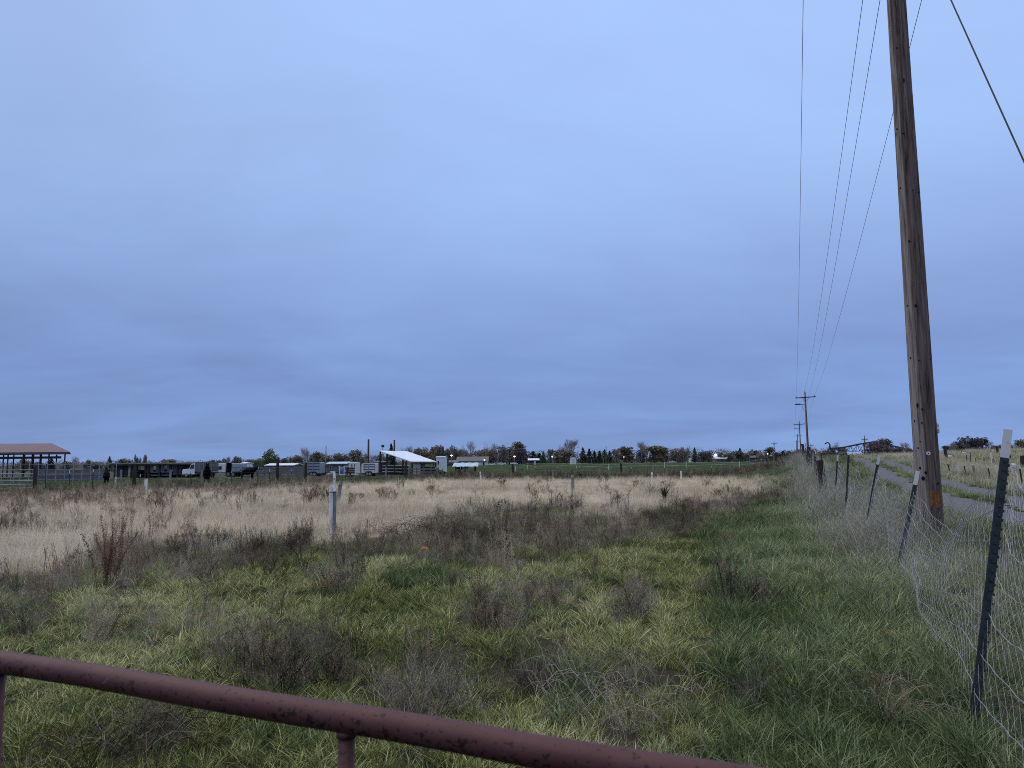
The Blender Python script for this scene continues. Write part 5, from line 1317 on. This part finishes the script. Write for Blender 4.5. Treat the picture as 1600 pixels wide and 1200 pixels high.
def flat_trailer():
    Y = 90; A = on(530, Y); W = lambda px: on(px, Y).x - A.x; L = W(556)
    root = thing('utility_trailer', A, 'low white frame trailer with brown load and blue drum', 'trailer')
    MB().box((L / 2, .8, .3), (L, 1.6, .12)).build('deck', M_white, root)
    for x in (.05, W(538), L - .05): MB().box((x, 0, .8), (.1, .1, 1.1)).build('upright', M_white, root)
    MB().box(((W(538) + L) / 2, .0, 1.32), (L - W(538), .08, .08)).build('top_rail', M_white, root)
    ld = MB()
    for i in range(3): ld.box(((W(540) + W(554)) / 2, .5, .52 + i * .25), ((W(554) - W(540)) * (1 - .04 * i), .8, .22), rz=.02 * i)
    ld.build('load', M_rustload, root)
    mb = MB(); mb.tube([(W(534.5), .35, .36), (W(534.5), .35, .6), (W(534.5), .35, 1.15)], [.26, .29, .26], 14); d = mb.build('drum', M_blueplastic, root, True)
    mb = MB(); mb.tube([(W(534.5), .35, 1.16), (W(534.5), .35, 1.19)], .27, 14); mb.build('lid', M_white, d)
    wheels(root, (L * .6,), -.12, 1.72, .28)
flat_trailer()
box_house('camper', 'pale camper roof standing behind the utility trailer', 'camper', 545, 558, 118, 722.6, 722, 2.3, M_white, M_roofwhite, windows=((548, 551), (553, 555)), over=.02, win_h=(.55, .85))
box_house('long_shed', 'low shed with pale blue roof behind the silver stock trailer', 'shed', 511, 540, 124, 724.5, 721.5, 5, M_board, M_roofblue, windows=((515, 518), (529, 532)), over=.3)
box_house('small_shed', 'pale board lean-to between white stock trailer and white roofed shed', 'shed', 587, 604, 104, 722, 720.5, 2.5, M_board, M_roofgrey, door=(594, 598), over=.1)

# ---------------------------------------------------------------- animals
def skin_body(root, J, E, R, mat, name='body'):
    me = bpy.data.meshes.new(name); me.from_pydata(J, E, []); o = bpy.data.objects.new(name, me); COL.objects.link(o); o.parent = root
    me.materials.append(mat)
    m = o.modifiers.new('skin', 'SKIN'); m.use_smooth_shade = True
    sv = me.skin_vertices[0].data if me.skin_vertices else me.attributes and None
    if not me.skin_vertices:
        bm = bmesh.new(); bm.from_mesh(me); bm.verts.layers.skin.verify(); bm.to_mesh(me); bm.free()
    for i, r in enumerate(R):
        s = me.skin_vertices[0].data[i]; s.radius = (r, r) if not isinstance(r, tuple) else r; s.use_root = (i == 0)
    b = o.modifiers.new('smooth', 'SUBSURF'); b.levels = 2; b.render_levels = 2
    return o
def horse(px, Y, hgt_px, yaw, label, head='up', cow=False):
    p = on(px, Y); root = thing('horse' if not cow else 'cow', p, label, 'horse' if not cow else 'cow', yaw)
    # +x is forward; withers 1.5 m
    if cow:
        J = [(-.72, 0, 1.12), (-.35, 0, 1.05), (.1, 0, 1.0), (.5, 0, 1.05), (.68, 0, 1.15), (.98, 0, 1.36), (1.22, 0, 1.50), (1.52, 0, 1.34)]
        R = [.42, .50, .54, .50, .42, .28, .21, .14]; neck = 4
    else:
        J = [(-.68, 0, 1.25), (-.35, 0, 1.18), (.1, 0, 1.14), (.5, 0, 1.18), (.66, 0, 1.30), (.88, 0, 1.62), (1.05, 0, 1.88), (1.36, 0, 1.66)]
        R = [.40, .42, .44, .42, .34, .24, .19, .13]; neck = 4
    E = [(i, i + 1) for i in range(len(J) - 1)]
    def leg(att, pts_, rs):
        k = att
        for q, r in zip(pts_, rs): J.append(q); R.append(r); E.append((k, len(J) - 1)); k = len(J) - 1
    for s in (-1, 1):
        y = .17 * s; f = .04 * s
        leg(3, [(.56, y, .92), (.56 + f, y, .52), (.55 + f, y, .14), (.60 + f, y, .03)], [.19, .11, .085, .10])
        leg(0, [(-.66, y, .95), (-.56 - f, y, .72), (-.82 - f, y, .50), (-.76 - f, y, .14), (-.71 - f, y, .03)], [.28, .20, .11, .085, .10])
    b = skin_body(root, J, E, R, M_black)
    mb = MB(); hx, hz = J[6][0], J[6][2]
    for s in (-1, 1): mb.tube([(hx - .03, .09 * s, hz + .06), (hx, .12 * s, hz + .2), (hx + .02, .12 * s, hz + .28)], [.05, .045, .008], 6)
    mb.build('ears', M_black, root)
    mb = MB(); z = J[0][2]; mb.tube([(-.95, 0, z + .12), (-1.08, 0, z - .05), (-1.10, 0, z - .45), (-1.08, .02, z - .85)], [.04, .05 if cow else .09, .03 if cow else .10, .04], 8); mb.build('tail', M_mane, root, True)
    if not cow:
        mb = MB(); mb.tube([(.55, 0, 1.52), (.75, 0, 1.74), (.95, 0, 2.02), (1.08, 0, 2.04)], [.05, .07, .06, .03], 6); mb.build('mane', M_mane, root, True)
    hh = (2.12 if not cow else 1.66); s_ = hgt_px / F * Y / hh; root.scale = (s_, s_, s_)
horse(167.5, 70.5, 24, math.radians(121), 'black horse seen from behind at far left by the grey corral', False)
horse(324, 66, 31, math.radians(-66), 'black horse standing with raised head in front of the white trailer')
horse(388, 84, 19, math.radians(8), 'black cow standing side on, head to the right, by the board corral', cow=True)

# ---------------------------------------------------------------- irrigation machine on the hill
def pivot():
    Y = 150
    A = at(1318, 699, Y); B = at(1368, 690, Y); C = at(1390, 696, Y); S = at(1297, 701, Y); D = at(1412, 700, Y + 6)
    g = on(1318, Y); root = thing('irrigation_pivot', g, 'long arched irrigation truss with towers on the hill beyond the track', 'irrigation machine')
    f = lambda p: p - g
    key = [S, A, at(1345, 693.5, Y), B, C, D]
    top = []
    for a, b in zip(key[:-1], key[1:]):
        for t in np.linspace(0, 1, 6)[:-1]: top.append(a.lerp(b, float(t)))
    top.append(key[-1]); mb = MB(); mb.tube([f(p) for p in top], .16, 8); mb.build('pipe', M_steel, root, True)
    low = []
    for i in range(0, len(top), 2):
        u = i / (len(top) - 1); sag = 1.35 * math.sin(math.pi * min(1, max(0, (u - .1) / .8))) + .2; low.append(top[i] + Vector((0, 0, -sag)))
    for s in (-.7, .7):
        mb = MB(); mb.tube([f(p + Vector((0, s, 0))) for p in low], .06, 6)
        for i, p in enumerate(low):
            q = f(p + Vector((0, s, 0))); mb.tube([q, f(top[max(0, 2 * i - 1)])], .05, 5); mb.tube([q, f(top[min(len(top) - 1, 2 * i + 1)])], .05, 5)
        mb.build('truss', M_steel, root)
    for P in (S, C, D):
        t = MB(); gz = h1(P.x, P.y)
        for sx in (-1.5, 1.5):
            for sy in (-.9, .9): t.tube([f(P), f(Vector((P.x + sx, P.y + sy, gz + .6)))], .08, 6)
        tw = t.build('tower', M_steel, root)
        for sx in (-1.5, 1.5):
            w = MB(); c = f(Vector((P.x + sx, P.y, gz + .55))); w.tube([c + Vector((0, -.2, 0)), c + Vector((0, .2, 0))], .6, 14); w.build('wheel', M_tyre, tw)
    for P in (S, C):
        mb = MB(); mb.tube([f(P), f(P + Vector((0, 0, .9))), f(P + Vector((-.4, 0, 1.3))), f(P + Vector((-1.0, 0, 1.0)))], .14, 7); mb.build('gooseneck', M_steel, root, True)
pivot()

# ---------------------------------------------------------------- trees
def quads_cloud(rg, centers, rad, n, sz, flatten=1.0):
    mb = MB()
    for c, r in zip(centers, rad):
        m = max(8, int(n * (r / max(rad)) ** 2)); d = rg.normal(size=(m, 3)); d /= np.linalg.norm(d, axis=1)[:, None]
        q = np.array(c) + d * (r * rg.uniform(.25, 1.08, m) ** .6)[:, None] * np.array([1, 1, flatten])
        a = rg.normal(size=(m, 3)); b = rg.normal(size=(m, 3))
        a /= np.linalg.norm(a, axis=1)[:, None]; b = b - a * (a * b).sum(1)[:, None]; b /= np.linalg.norm(b, axis=1)[:, None]
        s = sz * rg.uniform(.5, 1.3, m)[:, None]; tb = rg.uniform(0, .35)
        t = np.clip(tb + rg.uniform(0, .65, m), 0, 1)
        V = np.stack([q - a * s, q + b * s * .7, q + a * s, q - b * s * .7], 1).reshape(-1, 3)
        o = len(mb.v); mb.v.extend(map(tuple, V)); mb.f.extend([(o + 4 * i, o + 4 * i + 1, o + 4 * i + 2, o + 4 * i + 3) for i in range(m)]); mb.t.extend(t.tolist())
    return mb
def tree_proto(kind, seed):
    """unit tree, height 1, width about 1: (trunk, crown)"""
    rg = np.random.default_rng(seed); g = random.Random(seed); tr = MB()
    if kind in ('leafy', 'poplar'):
        w = .46 if kind == 'leafy' else .40
        C, R = [], []
        for i in range(20):
            a = rg.uniform(0, 6.28); z = rg.uniform(.14, .86); m = w * math.sqrt(max(.05, 1 - ((z - .48) / .50) ** 2)) * rg.uniform(.25, .8)
            C.append((math.cos(a) * m, math.sin(a) * m, z)); R.append(rg.uniform(.13, .22))
        cr = quads_cloud(rg, C, R, 120, .040)
        tr.tube([(0, 0, -.02), (.01, 0, .2), (0, .01, .5), (0, 0, .75)], [.035, .028, .018, .006], 7)
        for c in C: tr.tube([(0, 0, .2 + .3 * g.random()), (c[0] * .5, c[1] * .5, (c[2] + .35) / 2), c], [.014, .009, .004], 4, False)
        for c in C[:9]:
            for _ in range(3): d = Vector((g.gauss(0, 1), g.gauss(0, 1), g.gauss(.6, .6))).normalized() * .2; tr.tube([c, Vector(c) + d * .6, Vector(c) + d], [.006, .004, .002], 3, False)
    elif kind == 'conifer':
        cr = MB()
        for lv in range(13):
            z = .1 + .88 * lv / 12; r = .46 * (1 - z) ** .85 + .02
            for k in range(10):
                a = g.uniform(0, 6.283); rr = r * g.uniform(.65, 1.12)
                for j in range(7):
                    q = (j + .6) / 7; c = Vector((math.cos(a) * rr * q, math.sin(a) * rr * q, z - .05 * q + g.gauss(0, .010)))
                    d = Vector((math.cos(a) + g.gauss(0, .5), math.sin(a) + g.gauss(0, .5), g.gauss(-.2, .3))).normalized() * .05; s = d.orthogonal().normalized() * .022
                    cr.add([c - d, c + s, c + d, c - s], [(0, 1, 2, 3)], min(1, max(0, g.gauss(.5, .25))))
        tr.tube([(0, 0, -.02), (0, 0, .5), (0, 0, 1)], [.03, .018, .003], 6)
        q_ = quads_cloud(rg, [(0, 0, .12 + .1 * k) for k in range(7)], [.34 - .035 * k for k in range(7)], 60, .045, .5); o_ = len(cr.v); cr.v += q_.v; cr.f += [tuple(i + o_ for i in f) for f in q_.f]; cr.t += q_.t
    elif kind == 'bare':
        cr = MB()
        def grow(p, d, L, r, dep):
            e = p + d * L; m = p + d * L * .5 + Vector((g.gauss(0, .03), g.gauss(0, .03), 0)) * L
            (tr if dep > 2 else cr).tube([p, m, e], [r, r * .85, r * .65], 4 if dep > 2 else 3, False)
            if dep == 0: return
            for k in range(3 if dep > 1 else 4):
                nd = (d + Vector((g.gauss(0, .52), g.gauss(0, .52), g.gauss(.12, .22)))).normalized()
                grow(p + d * L * g.uniform(.55, 1), nd, L * g.uniform(.62, .82), r * .58, dep - 1)
        for k in range(3):
            a = g.uniform(0, 6.28); grow(Vector((0, 0, 0)), Vector((math.cos(a) * .22 * (k > 0), math.sin(a) * .22 * (k > 0), 1)).normalized(), .30, .020, 5)
        zs = max(v[2] for v in cr.v); xs = max(max(abs(v[0]), abs(v[1])) for v in cr.v)
        for mb in (tr, cr): mb.v = [(v[0] / xs * .5, v[1] / xs * .5, v[2] / zs) for v in mb.v]
    return tr, cr
PROTO = {}
def tree_mesh(kind, v):
    if (kind, v) not in PROTO:
        t, c = tree_proto(kind, 100 + v * 17 + len(kind)); mt, mc = t.mesh('trunk'), c.mesh('crown'); mt.materials.append(M_bark); mc.materials.append(LT['olive']); PROTO[(kind, v)] = (mt, mc)
    return PROTO[(kind, v)]
DESC = {'rust': 'rust brown leafy tree', 'brown': 'dull brown leafy tree', 'olive': 'olive green leafy tree', 'green': 'dark green leafy tree', 'dark': 'dark green conifer', 'bare': 'bare leafless tree', 'plum': 'dark purplish brown tree', 'poplar': 'slim upright tree', 'scrub': 'low scrubby bush'}
TREES = []
def T(s, Y, base=None):
    for it in s.split():
        a = it.split(','); TREES.append((float(a[0]), float(a[1]), float(a[2]), a[3], Y, a[4] if len(a) > 4 else a[3]))
# px, top_py, width px, colour [, shape words]
T('38,717,24,olive 80,714,11,dark 118,712,13,bare 139,718,16,brown 171,713,10,dark 195,716,22,brown 213,710,6,brown,poplar 226,709,6,brown,poplar 219,714,5,brown,poplar 62,721,18,brown 105,720,16,brown 152,721,20,brown', 200)
T('265,718,26,olive 331,718,12,brown 346,716,14,brown 357,712,10,bare 370,712,16,brown 388,718,14,olive 400,718,14,brown 421,701,24,green 443,716,16,brown 461,711,26,brown 475,697,12,bare 410,716,16,green 432,715,14,green', 200)
T('482,697,22,bare 466,712,14,brown 486,711,12,dark 498,705,20,rust 512,709,24,rust 531,707,22,brown 552,702,26,brown 567,709,14,brown 583,709,16,bare 596,708,14,brown 611,693,12,dark 638,694,26,bare 650,699,14,brown 541,712,16,olive 522,713,14,dark', 245)
T('662,699,26,olive 677,697,18,rust 684,696,16,brown 692,697,9,dark 702,696,15,brown 712,698,14,brown 722,701,22,rust 736,687,16,bare 723,692,9,bare 747,703,18,brown 758,701,20,rust 760,690,13,bare 772,691,10,bare 770,702,20,brown 785,695,18,brown 796,697,24,brown 812,691,22,olive 815,699,26,plum 833,705,18,dark 843,708,14,dark 849,705,8,dark 860,702,12,brown 872,703,20,olive 893,684,38,bare 886,700,30,brown 733,708,24,brown', 275)
T('911,699,11,dark 921,701,11,dark 929,704,10,dark 937,704,10,dark 945,702,11,dark 953,704,10,dark 963,702,16,brown 980,697,28,olive 1003,688,26,bare 1002,701,16,plum 1010,690,18,bare 1023,697,36,olive 1036,698,20,brown 1060,701,32,brown 1075,693,16,bare 1086,699,9,dark 1098,705,16,plum 1107,703,14,brown 1127,707,14,olive 1140,707,14,brown 1152,705,18,brown 1066,698,14,brown', 278)
T('1157,700,11,dark 1165,706,14,brown 1178,702,22,rust 1202,699,18,olive 1189,707,12,brown 1224,705,14,dark 1233,704,14,dark 1241,706,12,dark 1250,702,16,brown 1262,704,14,olive 1270,700,14,brown 1215,706,12,olive', 290)
T('1288,703,20,brown 1300,702,16,brown 1308,689,30,bare 1316,699,18,brown', 160)
T('1366,689,26,plum 1380,684,26,plum 1375,694,28,plum 1406,704,16,plum 1416,690,20,bare 1421,705,12,brown 1434,704,14,brown 1396,706,14,brown', 140)
T('1490,691,20,bare 1498,688,20,plum 1512,681,24,plum 1524,683,22,plum 1536,684,22,plum 1546,686,18,bare 1566,694,14,plum 1578,699,12,brown 1596,686,18,olive 1585,690,12,bare 1482,699,16,plum 1555,698,12,brown', 125)
LM = [(-99, 'left edge'), (54, 'red roofed barn'), (236, 'long dark shed'), (345, 'white trailer'), (428, 'slim dark post'), (489, 'silver trailer'), (576, 'tall dark pole'), (640, 'white roofed shed'), (740, 'long pale house'), (804, 'orange lamp'), (835, 'small flat roofed shed'),
      (897, 'tiny white shed'), (970, 'black pasture post'), (1118, 'bright white lamp'), (1209, 'lone far pole'), (1261, 'tall far power pole'), (1340, 'irrigation truss'), (1445, 'big utility pole'), (1570, 'nearest steel post'), (1700, 'right edge')]
ORD = ['first', 'second', 'third', 'fourth', 'fifth', 'sixth', 'seventh', 'eighth', 'ninth']
def plant_trees():
    cnt = {}; tot = {}
    TREES.sort()
    def gap(x):
        i = max(k for k in range(len(LM)) if LM[k][0] <= x); return LM[i][1], LM[min(i + 1, len(LM) - 1)][1]
    for t in TREES: k = (gap(t[0]), t[5]); tot[k] = tot.get(k, 0) + 1
    for i, (px, ty, w, colr, Y, sh) in enumerate(TREES):
        kind = 'conifer' if colr == 'dark' else 'bare' if colr == 'bare' else 'leafy'
        Yj = Y + ((i * 37) % 11 - 5) * Y * .006
        p = on(px, Yj); h = max(1.5, topz(px, ty, Yj) - p.z); wd = w / F * Yj * (1.35 if kind == 'leafy' else 2.3 if kind == 'conifer' else 1.15)
        if kind == 'bare': wd = max(wd, h * .5)
        k = (gap(px), sh); cnt[k] = cnt.get(k, 0) + 1; a, b = k[0]
        o_ = (ORD[cnt[k] - 1] + ' ') if tot[k] > 1 else ''
        lb = f'{o_}{DESC[sh]} counting right from {a} to {b}' if o_ else f'{DESC[sh]} on the skyline between {a} and {b}'
        root = thing({'dark': 'conifer_tree', 'bare': 'bare_tree'}.get(colr, 'leafy_tree'), p, lb, 'tree', random.uniform(0, 6.28), 'trees along the horizon')
        mt, mc = tree_mesh(kind, i % 5)
        root.scale = (wd, wd, h)
        for nm, me in (('trunk', mt), ('crown', mc)):
            o = bpy.data.objects.new(nm, me); COL.objects.link(o); o.parent = root
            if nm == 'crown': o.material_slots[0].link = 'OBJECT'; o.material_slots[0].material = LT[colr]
            elif kind == 'bare': o.material_slots[0].link = 'OBJECT'; o.material_slots[0].material = LT['bare']
plant_trees()
def far_wood():
    rg = np.random.default_rng(77); C, R = [], []
    for px in np.arange(-160, 1300, 1.7):
        Y = rg.uniform(325, 400); p = on(px, Y); up = np.interp(px, [560, 620, 1100, 1250], [0, 1, 1, .3]); C.append((p.x, p.y, p.z + rg.uniform(.3, 1.6) + up * rg.uniform(0, 3.3))); R.append(rg.uniform(1.0, 2.6))
    for px in np.arange(1290, 1760, 3.0):
        Y = rg.uniform(150, 200); p = on(px, Y); C.append((p.x, p.y, p.z + rg.uniform(.1, .6))); R.append(rg.uniform(.5, 1.1))
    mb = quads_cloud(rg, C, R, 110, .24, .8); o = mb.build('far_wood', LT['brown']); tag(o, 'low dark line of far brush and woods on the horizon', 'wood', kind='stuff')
far_wood()
def brush():
    """shrubs growing up round the hill crest, corrals and along the track"""
    rg = np.random.default_rng(78)
    spots = [(686, 744, 10, 'dark green bush at the right foot of the white roofed shed', 'green'), (692, 742, 8, 'small green bush right of the white roofed shed', 'green'), (718, 745, 10, 'rusty brown bush in front of the pale blue lean-to roof', 'rust'), (706, 739, 8, 'rusty bush left of the lean-to under the long pale house', 'rust'), (1316, 722, 8, 'grey brown scrub at the crest where the track disappears', 'bare')]
    for i, (px, by, hp, lb, c) in enumerate(spots):
        Y = 78 if i < 4 else 74; p = on(px, Y); h = hp / F * Y * 1.2; root = thing('bush', p, lb, 'bush'); mt, mc = tree_mesh('leafy', i % 5); root.scale = (h * 1.5, h * 1.5, h * 1.1)
        for nm, me in (('trunk', mt), ('crown', mc)):
            o = bpy.data.objects.new(nm, me); COL.objects.link(o); o.parent = root
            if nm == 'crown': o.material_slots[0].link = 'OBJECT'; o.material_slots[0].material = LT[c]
brush()
